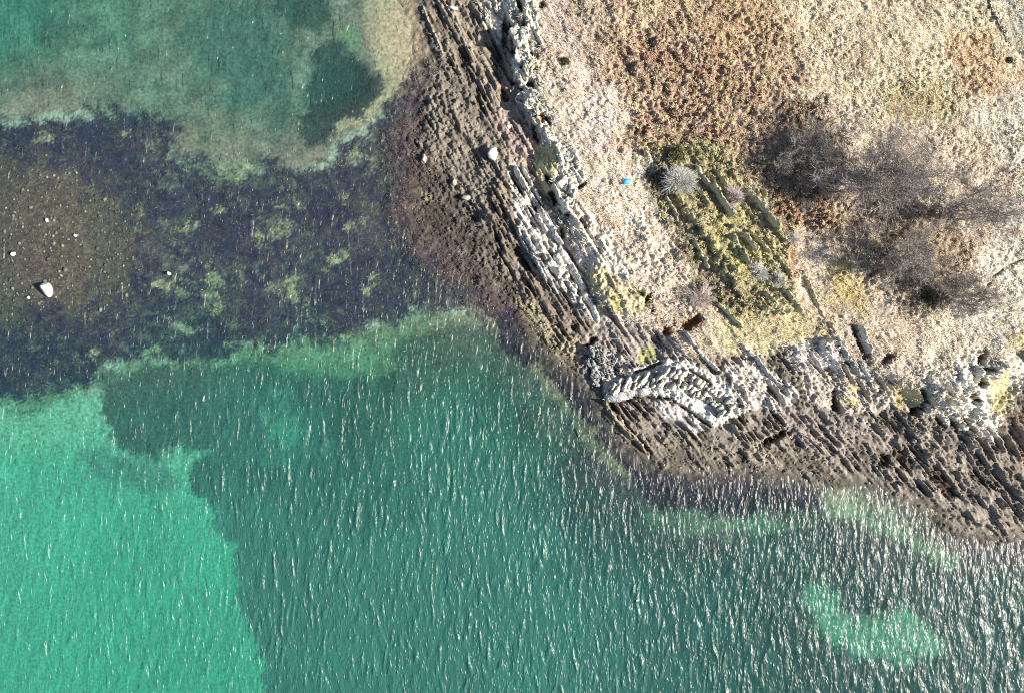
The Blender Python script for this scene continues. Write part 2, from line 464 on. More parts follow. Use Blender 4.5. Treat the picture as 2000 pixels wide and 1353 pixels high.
lay(L.mask([(1500, 370), (1640, 390), (1660, 440), (1560, 450), (1510, 420)], 14, 0.8, 16, 40), (0.27, 0.165, 0.11), 0.3, 1.0, var=0.4)
lay(L.mask([(1640, 380), (1860, 390), (1900, 480), (1880, 580), (1790, 620), (1700, 540), (1650, 470)], 24, 0.7, 24, 41), (0.34, 0.275, 0.205), 0.7, 0.5, var=0.35)
lay(L.mask([(1500, 470), (1540, 440), (1570, 520), (1560, 560), (1520, 530)], 10, 0.8, 14, 42), (0.30, 0.17, 0.09), 0.3, 0.9, var=0.4)
# mossy strip with the rock walls
lay(L.mask([(1262, 285), (1340, 268), (1420, 290), (1490, 400), (1530, 470), (1560, 600), (1500, 610), (1440, 620), (1380, 520), (1310, 430), (1275, 350)], 12, 0.6, 18, 43),
    (0.31, 0.285, 0.16), 0.45, 0.35, 0.16, 0.10, 0.45, 44, 12)
lay(L.mask([(1390, 430), (1460, 440), (1510, 520), (1470, 560), (1400, 500)], 12, 0.7, 14, 45), (0.36, 0.34, 0.16), 0.5, 0.15, var=0.4)
# hollow at the strip's left foot, the strip's shade put into its olive colour
lay(L.mask([(1262, 320), (1300, 330), (1310, 390), (1350, 450), (1400, 530), (1440, 590), (1410, 610), (1360, 540), (1300, 450), (1270, 390)], 10, 0.7, 14, 46), (0.16, 0.155, 0.095), 0.3, 0.5, var=0.4)
# pale bare rock
P_edge = [(960, -160), (1045, -160), (1048, 40), (1056, 90), (1040, 140), (1062, 200), (1085, 260), (1130, 300), (1140, 350), (1120, 390), (1130, 440), (1110, 450), (1085, 400), (1060, 340), (1080, 300),
          (1050, 250), (1025, 200), (1005, 150), (1000, 90), (985, 60), (975, 0)]
lay(L.mask(P_edge, 7, 0.6, 12, 47), (0.56, 0.54, 0.455), 0.08, 0, 0.20, 0.22, 0.2)
lay(L.mask([(1045, 290), (1085, 280), (1090, 330), (1070, 350), (1085, 400), (1060, 380), (1045, 345)], 5, 0.4, 8, 48), (0.42, 0.375, 0.21), 0.05, 0, 0.10, 0.12, 0.35)
P_ledge = [(990, 322), (1018, 322), (1060, 395), (1105, 470), (1150, 560), (1172, 640), (1150, 625), (1110, 590), (1060, 545), (1020, 480), (1000, 400)]
lay(L.mask(P_ledge, 5, 0.4, 10, 49), (0.32, 0.305, 0.275), 0, 0, 0.34, 0.05, 0.5, 50, 8)
lay(L.mask([(1085, 400), (1130, 390), (1200, 480), (1230, 540), (1200, 570), (1150, 540), (1110, 470)], 8, 0.6, 12, 51), (0.54, 0.49, 0.40), 0.12, 0, 0.16, 0.08, 0.2)
lay(L.mask([(1140, 525), (1180, 520), (1220, 555), (1265, 570), (1268, 610), (1235, 620), (1200, 590), (1160, 575)], 6, 0.5, 10, 52), (0.43, 0.37, 0.235), 0.1, 0, 0.10, 0.14, 0.35)
lay(L.mask([(1190, 575), (1212, 570), (1210, 610), (1196, 615)], 5, 0.4, 8, 53), (0.34, 0.33, 0.15), 0.2)
lay(L.mask([(1240, 690), (1275, 670), (1290, 705), (1255, 710)], 6, 0.5, 8, 54), (0.26, 0.26, 0.12), 0.1)
P_fold = [(1172, 772), (1186, 738), (1235, 718), (1285, 704), (1340, 706), (1400, 735), (1445, 778), (1455, 805), (1398, 832), (1350, 800), (1300, 772), (1240, 770), (1195, 784)]
lay(L.mask(P_fold, 5, 0.3, 10, 55), (0.47, 0.465, 0.42), 0, 0, 0.08, 0.14, 0.35, 50, 8)
lay(L.mask([(1400, 720), (1450, 690), (1500, 720), (1560, 770), (1530, 800), (1460, 800)], 8, 0.6, 10, 56), (0.42, 0.39, 0.35), 0.05, 0, 0.26, 0.10, 0.35, 57, 8)
lay(L.mask([(1535, 690), (1570, 670), (1640, 655), (1660, 700), (1610, 735), (1540, 725)], 6, 0.6, 10, 58), (0.48, 0.455, 0.42), 0.15, 0, 0.30, 0.18, 0.45)
lay(L.mask([(1560, 740), (1650, 720), (1760, 740), (1800, 800), (1720, 810), (1600, 800)], 10, 0.7, 12, 59), (0.38, 0.34, 0.29), 0.1, 0, 0.18, 0.14, 0.4, 60, 8)
P_right = [(1795, 700), (1850, 735), (1900, 680), (1950, 700), (2000, 690), (2200, 660), (2200, 740), (1985, 760), (1965, 800), (1940, 860), (1870, 840), (1800, 805), (1790, 760)]
lay(L.mask(P_right, 7, 0.6, 12, 61), (0.55, 0.525, 0.46), 0.25, 0, 0.30, 0.20, 0.3)
for k, p in enumerate([[(1725, 760), (1770, 745), (1805, 770), (1795, 800), (1750, 795)], [(1935, 745), (1965, 720), (1975, 790), (1950, 815), (1935, 800)],
                       [(1648, 778), (1680, 775), (1678, 792), (1650, 792)], [(1980, 660), (2000, 640), (2010, 690), (1985, 700)], [(1660, 745), (1690, 750), (1680, 770), (1660, 765)]]):
    lay(L.mask(p, 6, 0.6, 8, 62 + k), (0.43, 0.385, 0.21), 0.3, 0, 0.08, 0.08, 0.35)
# red spots and tufts in the pale grass
for px, py, r, c in [(1178, 428, 7, (0.30, 0.12, 0.08)), (1970, 365, 12, (0.24, 0.12, 0.08)), (1415, 175, 10, (0.30, 0.34, 0.06)), (1245, 102, 8, (0.42, 0.16, 0.15)), (1540, 520, 8, (0.32, 0.12, 0.06))]:
    m = np.exp(-((L.X - px) ** 2 + (L.Y - py) ** 2) / (r * r)); lay(np.clip(m * 1.3, 0, 1), c)

X, Y = L.X, L.Y
hp = sstep(0.36, 0.62, fbm(X / 46, Y / 46, 4, 158, 0.62))
A_heath *= 0.25 + 0.75 * hp
pg = (1 - hp)[..., None] * np.clip(A_heath * 2.0, 0, 1)[..., None] * 0.75
A_col[:] = A_col * (1 - pg) + np.array([0.55, 0.46, 0.345]) * pg
A_veg[:] = np.maximum(A_veg, pg[..., 0])
A_col *= (1 + A_veg * (fbm(X / 110, Y / 110, 3, 159) - 0.5) * 0.5)[..., None]
# ---- land height
blob2 = np.abs(fbm(X / 22, Y / 22, 3, 71) - 0.5)
wxn = (fbm(X / 9, Y / 9, 2, 73) - 0.5) * 6; wyn = (fbm(X / 9, Y / 9, 2, 74) - 0.5) * 6
dome_s = 1 - np.clip(cells((X + wxn) / 6.5, (Y + wyn) / 6.5, 3), 0, 1)
dome_m = 1 - np.clip(cells((X + wxn) / 12.0, (Y + wyn) / 12.0, 9), 0, 1)
al = X * 0.5 + Y * 0.866 + wxn; ac = X * 0.866 - Y * 0.5 + wyn
dome_e = 1 - np.clip(cells(ac / 5.0, al / 10.0, 21), 0, 1)
size = 0.35 + 1.3 * sstep(0.35, 0.65, fbm(X / 45, Y / 45, 3, 76))
tus = 0.35 + 1.1 * sstep(0.35, 0.65, fbm(X / 60, Y / 60, 3, 77))
dome_t = 1 - np.clip(cells((X + wxn) / 8.5, (Y + wyn) / 8.5, 15), 0, 1)
sa = strike(X, Y); ca_, sa_ = np.cos(0.98), np.sin(0.98)
al2 = X * ca_ + Y * sa_ + wxn * 0.5; ac2 = X * sa_ - Y * ca_ + wyn * 0.5
frac = cell_value(ac2 / 6.0, al2 / 22.0, 31) - 0.5
frac2 = cell_value(ac2 / 15.0, al2 / 40.0, 41) - 0.5
vary = 0.25 + 1.3 * sstep(0.3, 0.7, fbm(X / 34, Y / 34, 3, 79))
bed = frac * 0.85 + frac2 * 0.8 + vary * (np.tanh(lic_f * 2.4) * 0.46 + np.tanh(lic_m * 2.4) * 0.62 + np.tanh(lic_c * 1.8) * 0.55)
h = Lhb + A_bed * bed * 1.35 + A_lump * (dome_e * 1.7 + dome_s * 1.0 * size + dome_m * 1.4 * size + (fbm(X / 4.5, Y / 4.5, 2, 78) - 0.5) * 1.6 + blob2 * 1.2 - 2.0) + (fbm(X / 40, Y / 40, 3, 72) - 0.5) * 0.5 * sstep(0, 6, Ld)
h = h + A_veg * tus * (0.25 * dome_t + 0.20 * dome_m - 0.22) + A_heath * (1.15 * dome_m + 0.5 * dome_t - 0.75)
tide = sstep(-0.8, 2.2, Ld + (fbm(X / 30, Y / 30, 5, 75, 0.65) - 0.5) * 3.6)
h = h * tide + (1 - tide) * (A_lump * (dome_m * 1.3 - 0.5) - 0.01 + (fbm(X / 34, Y / 28, 4, 88) - 0.5) * 0.3) - 0.16 * np.maximum(-Ld, 0) - 0.2 * sstep(1.4, 3.0, -Ld)


N5 = fbm(X / 5, Y / 5, 2, 80) - 0.5
h = h + 0.85 * L.mask([(1300, 300), (1345, 278), (1420, 295), (1490, 400), (1530, 470), (1560, 600), (1510, 605), (1455, 600), (1400, 500), (1335, 420), (1310, 360)], 7, 0.6, 12, 86)
h = h + 0.35 * L.mask(P_fold, 7, 0.7, 8, 55)


def carve(px, py, rx, ry, ang, depth, col=None, hard=0.35):
    """A hollow broken into the ground."""
    r = max(rx, ry) * 2
    j0 = max(0, int((py - r - L.y0) / L.step)); j1 = max(0, int((py + r - L.y0) / L.step) + 1); i0 = max(0, int((px - r - L.x0) / L.step)); i1 = int((px + r - L.x0) / L.step) + 1
    w = (slice(j0, j1), slice(i0, i1)); Xw = X[w]; Yw = Y[w]
    a = math.radians(ang); u = (Xw - px) * math.cos(a) + (Yw - py) * math.sin(a); v = -(Xw - px) * math.sin(a) + (Yw - py) * math.cos(a)
    q = (np.abs(u / rx) ** 3 + np.abs(v / ry) ** 3) ** (1 / 3) + N5[w] * 0.9
    m = 1 - sstep(1 - hard, 1 + hard, q)
    h[w] -= depth * m
    A_veg[w] *= 1 - np.clip(m * 1.5, 0, 1); A_heath[w] *= 1 - np.clip(m * 1.5, 0, 1)
    if col is not None:
        A_col[w] = A_col[w] * (1 - m[..., None]) + np.array(col) * m[..., None]


def groove(line, w, depth, col=None):
    global h
    m = 1 - sstep(w * 0.5, w * 1.2, L.dist(line) + N5 * w)
    h = h - depth * m
    A_veg[:] *= 1 - m
    if col is not None:
        A_col[:] = A_col * (1 - m[..., None]) + np.array(col) * m[..., None]


RUST = (0.16, 0.075, 0.03); CLEFT_SHADE = (0.10, 0.075, 0.05)  # shade in clefts and hollows is put into the dark ground colour
carve(1353, 632, 21, 10, -32, 1.1, (0.17, 0.085, 0.035), 0.25)
carve(1304, 646, 7, 9, 0, 0.9, (0.30, 0.13, 0.03))
carve(1318, 630, 4, 5, 0, 0.9, CLEFT_SHADE)
carve(1059, 232, 5, 9, -20, 0.9, (0.28, 0.11, 0.03))
carve(1068, 232, 4, 14, -30, 0.8, CLEFT_SHADE)
carve(1140, 361, 11, 4, -30, 0.9, CLEFT_SHADE)
carve(1109, 421, 4, 6, -10, 0.8, CLEFT_SHADE); carve(1099, 455, 4, 9, -15, 0.8, CLEFT_SHADE); carve(1141, 435, 4, 12, -30, 0.6, CLEFT_SHADE)
carve(1267, 585, 6, 12, 15, 0.8, CLEFT_SHADE); carve(1277, 608, 4, 6, 10, 0.7, CLEFT_SHADE); carve(1250, 573, 8, 5, 30, 0.5, (0.2, 0.16, 0.06))
carve(1000, 48, 6, 8, 10, 0.9, (0.12, 0.03, 0.025)); carve(987, 62, 6, 26, -4, 0.7, CLEFT_SHADE); carve(1015, 8, 5, 16, -12, 0.9, CLEFT_SHADE)
carve(1028, 60, 3, 22, -18, 0.9, CLEFT_SHADE); carve(1045, 105, 6, 10, -35, 0.9, CLEFT_SHADE); carve(1010, 97, 12, 4, -15, 0.8, CLEFT_SHADE)
carve(1016, 125, 4, 7, 0, 0.9, CLEFT_SHADE); carve(1035, 162, 7, 6, 0, 0.9, (0.08, 0.07, 0.03)); carve(1047, 134, 4, 4, 0, 0.8, CLEFT_SHADE)
carve(1010, 165, 14, 5, 35, 0.8, CLEFT_SHADE); carve(983, 185, 8, 14, -20, 0.6, CLEFT_SHADE); carve(1045, 258, 5, 18, -15, 0.7, CLEFT_SHADE)
carve(1072, 350, 5, 12, -30, 0.9, CLEFT_SHADE); carve(1082, 385, 6, 14, -25, 1.0, CLEFT_SHADE); carve(1058, 9, 6, 8, 0, 0.5, CLEFT_SHADE)
carve(1340, 745, 6, 10, -20, 0.4, CLEFT_SHADE); carve(1735, 700, 16, 8, -35, 0.9, (0.12, 0.10, 0.085)); carve(1683, 672, 7, 34, -24, 1.0, (0.10, 0.085, 0.07))
carve(1790, 800, 16, 6, -30, 0.9, CLEFT_SHADE); carve(1808, 775, 6, 22, -22, 0.9, CLEFT_SHADE); carve(1922, 695, 6, 16, 10, 0.8, CLEFT_SHADE); carve(1930, 722, 10, 5, -10, 0.7, CLEFT_SHADE)
carve(1920, 745, 6, 10, -30, 0.7, CLEFT_SHADE); carve(1905, 776, 10, 6, 40, 0.6, CLEFT_SHADE); carve(1835, 822, 5, 16, -35, 1.0, CLEFT_SHADE); carve(1862, 826, 4, 16, -32, 1.0, CLEFT_SHADE); carve(1888, 830, 4, 18, -32, 0.9, CLEFT_SHADE)
carve(1512, 855, 28, 6, -25, 0.7, CLEFT_SHADE); carve(1632, 785, 7, 22, -8, 0.7, CLEFT_SHADE); carve(1018, 505, 8, 30, -30, 0.5, (0.09, 0.08, 0.07)); carve(970, 455, 6, 22, -12, 0.4, (0.09, 0.07, 0.055))
carve(1845, 945, 12, 30, -35, 0.5, CLEFT_SHADE); carve(1765, 895, 12, 22, -30, 0.5, CLEFT_SHADE); carve(1728, 900, 10, 12, 30, 0.5, CLEFT_SHADE); carve(1155, 668, 14, 6, -45, 0.5, CLEFT_SHADE)
groove([(2010, 505), (1985, 512), (1962, 526), (1942, 540), (1930, 560), (1915, 585), (1900, 600)], 3.0, 0.30, (0.22, 0.18, 0.14))
groove([(1924, -10), (1932, 18), (1945, 42), (1960, 62), (1968, 78)], 3.5, 0.35, (0.12, 0.11, 0.08))
groove([(1240, 727), (1272, 716), (1290, 708)], 4, 0.5, CLEFT_SHADE)
groove([(1345, 722), (1378, 742), (1400, 770), (1425, 785), (1445, 792)], 3.5, 0.4, CLEFT_SHADE)
groove([(1190, 785), (1250, 774), (1310, 778), (1350, 806), (1385, 832)], 3.0, 0.25, CLEFT_SHADE)
# the rim ledge at the water's edge, top left and below the fold
def rim(line, w, up, col=None):
    global h
    m = 1 - sstep(w * 0.4, w, L.dist(line) + (fbm(X / 8, Y / 8, 2, 82) - 0.5) * w * 0.6)
    h = h + up * m
    if col is not None:
        A_col[:] = A_col * (1 - m[..., None]) + np.array(col) * m[..., None]
rim([(826, 14), (838, 45), (855, 82), (866, 108)], 3.0, 0.3, (0.34, 0.30, 0.24))
groove([(822, 30), (833, 70), (852, 112)], 6.0, 0.08, (0.07, 0.055, 0.06))
rim([(1182, 785), (1200, 815), (1228, 848), (1262, 882)], 4.0, 0.45, (0.27, 0.23, 0.13))
groove([(1192, 782), (1212, 815), (1240, 850)], 4.0, 0.35, CLEFT_SHADE)
rim([(1205, 805), (1225, 835), (1255, 870)], 3.0, 0.4, (0.27, 0.23, 0.17))

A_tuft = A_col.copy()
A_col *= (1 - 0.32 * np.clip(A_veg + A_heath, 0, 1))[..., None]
# ground colour follows the beds: crests lighter, hollows darker
A_col *= (1 + 0.16 * np.clip(lic_m * A_bed * 3, -1.5, 1.5))[..., None] * (0.82 + 0.36 * fbm(X / 5, Y / 5, 3, 83))[..., None]
np.clip(A_col, 0.02, 0.75, out=A_col)
vw = np.clip(A_veg + A_heath, 0, 1)
jx = X + rng.normal(0, 7, X.shape) * vw; jy = Y + rng.normal(0, 7, X.shape) * vw
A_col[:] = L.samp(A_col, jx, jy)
k_xy = (H - Lhb) / H
WX = (X - 1000) * S * k_xy; WY = (676.5 - Y) * S * k_xy


def at(px, py, dz=0.0):
    """World point on the land under photograph pixel px, py."""
    hb = float(L.samp(Lhb, px, py)); k = (H - hb) / H
    return Vector(((px - 1000) * S * k, (676.5 - py) * S * k, float(L.samp(h, px, py)) + dz))


def at_many(px, py):
    hb = L.samp(Lhb, px, py); k = (H - hb) / H
    return np.stack([(px - 1000) * S * k, (676.5 - py) * S * k, L.samp(h, px, py)], 1)


# ------------------------------------------------------------------ seabed
Q = Raster(-280, 2320, -260, 1620, 3.7)
Qd, Qdb, Qhb = base_height(Q)
DC = [(0, 0, 1.9), (200, 50, 1.3), (400, 100, 1.0), (520, 40, 1.0), (480, 180, 1.0), (300, 170, 1.0), (650, 160, 1.2), (650, 40, .8), (760, 60, .22), (800, 100, .15),
      (700, 240, .35), (100, 240, .5), (300, 280, .45), (450, 310, .6), (600, 330, .45), (100, 400, .2), (100, 530, .15), (300, 500, .4), (500, 450, .4), (700, 450, .35),
      (500, 600, .5), (700, 600, .5), (200, 650, .5), (50, 720, .7), (900, 600, .25), (850, 640, .6), (300, 720, 1.0), (300, 800, 1.6), (500, 800, 2.0), (60, 830, 1.5),
      (60, 950, 2.4), (200, 1100, 3.2), (300, 1300, 3.6), (500, 1100, 3.6), (550, 845, 2.2), (700, 750, 1.6), (800, 700, 1.1), (900, 850, 2.5), (1000, 1000, 3), (800, 1250, 4),
      (1200, 1250, 3.2), (1100, 800, .8), (1200, 950, 1.2), (1400, 1000, .7), (1400, 1200, 2.2), (1650, 1220, 1.3), (1700, 1020, .6), (1850, 1150, 1.0), (1950, 1300, 1.3),
      (1550, 1100, 1.6), (-300, -200, 3), (-300, 500, .5), (-300, 1200, 4), (500, 1600, 5), (1500, 1600, 4), (400, -300, 3)]
num = 0; den = 0
for x, y, dd in DC:
    w = 1.0 / ((Q.X - x) ** 2 + (Q.Y - y) ** 2 + 400.0) ** 1.6
    num = num + w * dd; den = den + w
depth = Q.blur((num / den).astype(np.float32), 30)
depth = np.minimum(depth, 0.05 + 0.16 * np.maximum(-Qd, 0) ** 1.15) + (fbm(Q.X / 30, Q.Y / 30, 3, 90) - 0.5) * 0.25 * np.clip(depth, 0, 1)
depth = np.maximum(depth, 0.04)
B_col = np.zeros(Q.X.shape + (3,), np.float32)


def sea(m, col, var=0.0, seed=3, vs=20):
    paint(B_col, Q, m, col, var, seed, vs, 4, 0.6)


sea(np.ones(Q.X.shape, np.float32), (0.25, 0.26, 0.20), 0.15)
# weed meadow of the lower sea
sea(Q.mask([(180, 735), (400, 700), (700, 640), (1000, 620), (1200, 700), (2600, 900), (2600, 1800), (490, 1800), (480, 1400), (495, 1320), (475, 1270), (440, 1240), (425, 1195),
            (442, 1150), (430, 1090), (400, 1035), (362, 980), (350, 925), (385, 885), (345, 866), (300, 880), (235, 888), (200, 845), (185, 790)], 11, 0.7, 16, 91),
    (0.055, 0.064, 0.056), 0.4, 92, 60)
sea(Q.mask([(180, 735), (260, 712), (400, 718), (560, 735), (640, 780), (560, 850), (450, 872), (380, 862), (330, 880), (270, 892), (225, 880), (200, 840), (185, 790)], 18, 0.5, 22, 93), (0.07, 0.066, 0.062), 0.2)
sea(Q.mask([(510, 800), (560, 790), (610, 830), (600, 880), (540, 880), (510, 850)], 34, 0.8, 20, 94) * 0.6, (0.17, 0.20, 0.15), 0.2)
sea(Q.mask([(140, 880), (330, 890), (340, 950), (160, 960)], 22, 0.5, 30, 95), (0.16, 0.16, 0.135), 0.2)
sea(Q.mask([(640, 670), (700, 645), (800, 612), (870, 610), (960, 630), (980, 665), (900, 650), (840, 660), (780, 685), (740, 730), (660, 750), (560, 720), (440, 705), (330, 712), (200, 735), (150, 770), (0, 820), (0, 790), (170, 735), (330, 690), (480, 680), (600, 665)], 14, 0.8, 14, 96),
    (0.150, 0.142, 0.095), 0.45)
sea(Q.mask([(780, 660), (900, 640), (960, 660), (1010, 720), (1050, 800), (1020, 900), (900, 870), (800, 800), (740, 760)], 24, 0.5, 24, 97), (0.062, 0.07, 0.058), 0.3)
sea(Q.mask([(1120, 840), (1250, 960), (1500, 1010), (1900, 1050), (2600, 1000), (2600, 1800), (1150, 1800), (1180, 1400), (1120, 1150), (1080, 950)], 40, 0.6, 40, 122), (0.058, 0.047, 0.05), 0.4, 123, 40)
# dark belt along the coast
sea(Q.mask([(955, 590), (1010, 600), (1080, 670), (1150, 730), (1200, 800), (1260, 880), (1400, 915), (1600, 930), (1620, 990), (1500, 1000), (1380, 1020), (1290, 1010), (1240, 950), (1180, 870), (1110, 790), (1040, 720), (985, 690), (960, 640)], 9, 0.5, 14, 98),
    (0.020, 0.016, 0.024), 0.6)
sea(Q.mask([(1030, 715), (1052, 718), (1085, 755), (1135, 815), (1190, 880), (1230, 940), (1205, 930), (1150, 870), (1100, 800), (1060, 760)], 5, 0.9, 9, 99), (0.13, 0.12, 0.08), 0.5)
sea(Q.mask([(1575, 1150), (1600, 1145), (1655, 1180), (1665, 1215), (1700, 1240), (1720, 1205), (1800, 1215), (1860, 1270), (1790, 1305), (1680, 1285), (1600, 1245), (1575, 1190)], 18, 0.6, 16, 100), (0.165, 0.175, 0.135), 0.25)
sea(Q.mask([(1590, 965), (1640, 950), (1700, 965), (1740, 1000), (1820, 1050), (1890, 1085), (1860, 1120), (1800, 1080), (1700, 1030), (1620, 1010)], 10, 0.7, 14, 101), (0.14, 0.14, 0.10), 0.4)
sea(Q.mask([(1240, 990), (1400, 1010), (1560, 1010), (1560, 1040), (1400, 1050), (1280, 1030)], 12, 0.7, 14, 102), (0.10, 0.105, 0.08), 0.3)
# top-left bay
bay = Q.mask([(-500, -400), (840, -400), (840, 120), (790, 190), (700, 260), (640, 300), (560, 330), (430, 345), (310, 290), (350, 260), (250, 215), (60, 230), (-500, 240)], 12, 0.6, 20, 103)
sea(bay, (0.180, 0.130, 0.105), 0.5, 104, 34)
sea(bay * sstep(0.5, 0.68, fbm(Q.X / 30, Q.Y / 20, 4, 156, 0.65)) * 0.6, (0.075, 0.075, 0.066), 0.4, 157, 9)
sea(bay * Q.mask([(360, 10), (480, -30), (560, 30), (540, 100), (600, 200), (560, 240), (450, 200), (380, 130), (330, 80)], 30, 0.7, 30, 105), (0.085, 0.09, 0.078), 0.3)
sea(bay * Q.mask([(530, -60), (640, -60), (645, 30), (620, 55), (560, 40), (525, 20)], 14, 0.6, 16, 106), (0.05, 0.056, 0.05), 0.25)
sea(Q.mask([(600, 105), (612, 85), (640, 88), (662, 72), (684, 100), (705, 122), (738, 148), (748, 178), (725, 200), (690, 232), (665, 245), (640, 275), (600, 290), (583, 262), (590, 200), (604, 150)], 13, 0.6, 12, 107), (0.042, 0.044, 0.042), 0.25)
sea(Q.mask([(715, -60), (820, -60), (838, 60), (836, 118), (800, 150), (775, 185), (735, 225), (690, 250), (655, 268), (660, 240), (700, 225), (745, 185), (745, 140), (720, 90), (710, 40)], 9, 0.5, 12, 108), (0.30, 0.225, 0.15), 0.5, 109, 6)
sea(Q.mask([(640, 70), (700, 40), (715, 110), (690, 100), (665, 70)], 9, 0.5, 12, 110), (0.16, 0.17, 0.11), 0.3)
# the weed-covered bar
bar = Q.mask([(-500, 250), (0, 250), (60, 228), (120, 240), (180, 208), (260, 216), (325, 228), (352, 258), (345, 280), (310, 292), (400, 305), (430, 345), (480, 345), (505, 315), (560, 325), (595, 340), (640, 312),
              (665, 285), (705, 268), (750, 228), (790, 185), (840, 150), (870, 300), (900, 500), (1010, 600), (1000, 640), (960, 612), (860, 608), (800, 606), (760, 640), (700, 640), (640, 660), (585, 655), (560, 670),
              (500, 680), (440, 692), (380, 700), (300, 706), (240, 700), (192, 722), (175, 745), (130, 760), (60, 772), (20, 792), (-500, 800)], 14, 0.9, 12, 111)
sea(bar, (0.028, 0.022, 0.043), 0.6, 112, 9)  # blue-purple of the reflected sky put into the dark weed colour
bf = fbm(Q.X / 22, Q.Y / 16, 4, 151, 0.6)
sea(bar * sstep(0.48, 0.62, bf) * 0.8, (0.050, 0.034, 0.046), 0.5, 152, 7)
sea(bar * sstep(0.62, 0.74, fbm(Q.X / 11, Q.Y / 8, 3, 153, 0.6)) * 0.75 * sstep(0.40, 0.56, fbm(Q.X / 90, Q.Y / 60, 3, 154)), (0.11, 0.10, 0.075), 0.5, 155, 6)
pp = fbm(Q.X / 46, Q.Y / 34, 5, 113, 0.62)
pm = sstep(0.57, 0.72, pp) * bar * sstep(250, 330, Q.X) * (1 - sstep(720, 860, Q.X))
sea(pm * 0.35, (0.10, 0.09, 0.075), 0.5, 114, 8)
fleck = sstep(0.46, 0.56, fbm(Q.X / 9, Q.Y / 7, 3, 160, 0.75))
sea(bar * sstep(0.60, 0.68, fbm(Q.X / 10, Q.Y / 7, 3, 161, 0.7)) * sstep(0.42, 0.6, fbm(Q.X / 120, Q.Y / 70, 3, 162)) * 0.8 * sstep(230, 330, Q.X), (0.17, 0.15, 0.10), 0.5, 163, 5)
for px, py, rx, ry, a in [(268, 428, 7, 24, 5), (285, 455, 20, 5, 5), (322, 555, 32, 11, -8), (352, 575, 12, 7, 0), (405, 555, 18, 24, 0), (355, 442, 24, 11, -10), (560, 552, 18, 20, 0), (555, 575, 30, 12, 20), (735, 545, 14, 10, -20), (716, 568, 9, 12, 0),
                          (660, 505, 26, 8, -35), (672, 385, 8, 10, 0), (545, 445, 26, 16, 0), (455, 330, 32, 24, 0), (505, 460, 12, 14, 0), (410, 600, 16, 14, 0), (88, 266, 30, 9, -4), (240, 262, 10, 4, 0), (700, 300, 24, 16, -20),
                          (740, 300, 18, 26, 20), (645, 500, 16, 7, -30), (290, 685, 26, 9, 0), (360, 640, 22, 8, 10), (180, 690, 12, 10, -60), (610, 620, 18, 12, 0), (665, 660, 30, 8, -10), (810, 570, 10, 9, 0), (420, 410, 14, 7, 0), (690, 440, 20, 10, -20), (560, 400, 24, 10, 10)]:
    aa = math.radians(a); u = ((Q.X - px) * math.cos(aa) + (Q.Y - py) * math.sin(aa)) / rx; v = (-(Q.X - px) * math.sin(aa) + (Q.Y - py) * math.cos(aa)) / ry
    r2 = np.sqrt(u * u + v * v) + (fbm(Q.X / 9, Q.Y / 9, 4, 115, 0.7) - 0.5) * 2.4
    sea((1 - sstep(0.75, 1.25, r2)) * fleck, (0.25, 0.215, 0.135), 0.5, 116, 5)
gravel = Q.mask([(-500, 300), (0, 300), (100, 320), (190, 365), (262, 440), (270, 520), (215, 590), (110, 612), (0, 640), (-500, 650)], 40, 0.8, 18, 117)
sea(gravel, (0.074, 0.053, 0.044), 0.7, 118, 5)
sp = sstep(0.74, 0.82, vnoise(Q.X / 5.5, Q.Y / 5.5, 119)) * gravel
sea(sp * 0.5, (0.17, 0.145, 0.105), 0.3)
# shore weed between bar and dry foreshore
sea(Q.mask([(760, 230), (830, 140), (880, 300), (960, 470), (1030, 620), (960, 600), (860, 560), (780, 470), (740, 360)], 48, 1.0, 20, 120), (0.072, 0.055, 0.052), 0.6, 121, 7)
np.clip(B_col, 0.015, 0.7, out=B_col)
B_col[:] = Q.samp(B_col, Q.X + rng.normal(0, 3.2, Q.X.shape), Q.Y + rng.normal(0, 3.2, Q.X.shape))
L_sea = Q.samp(B_col, L.X, L.Y).astype(np.float32)
# below the tide line the shore takes the colours of the seabed
A_col *= (1 - 0.45 * (1 - sstep(0.05, 0.32, h + (fbm(X / 12, Y / 12, 3, 85) - 0.5) * 0.2)))[..., None]      # wet stone and weed
flatL = L.blur(L.inside([(740, 150), (830, 150), (840, 290), (900, 380), (940, 440), (960, 500), (1000, 590), (1010, 660), (740, 660)]), 30)
tm = sstep(-0.6, 1.6, -Ld + (fbm(X / 14, Y / 14, 4, 84, 0.65) - 0.5) * 2.5 + flatL * (2.6 + (fbm(X / 26, Y / 22, 5, 87, 0.68) - 0.5) * 15.0))[..., None]
A_col[:] = A_col * (1 - tm) + L_sea * tm
keepL = Ld > -3.3
F, used = grid_faces(keepL)
Vl = np.stack([WX.ravel()[used], WY.ravel()[used], h.ravel()[used]], 1)
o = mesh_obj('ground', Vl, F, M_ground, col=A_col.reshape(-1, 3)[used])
tag(o, 'rocky shore and dry grassland sloping up from the water', kind='structure')


# dry land beyond the frame
sea(sstep(-0.5, 0.5, Qd), (0.25, 0.21, 0.16), 0.3)
sea(sstep(-0.5, 1, Qdb), (0.46, 0.39, 0.30), 0.3)
innerland = (Q.X > 770) & (Q.X < 2145) & (Q.Y > -105) & (Q.Y < 1080)
zq = np.where(Qd > 0, np.where(innerland, Qhb - 1.2, Qhb), -depth)
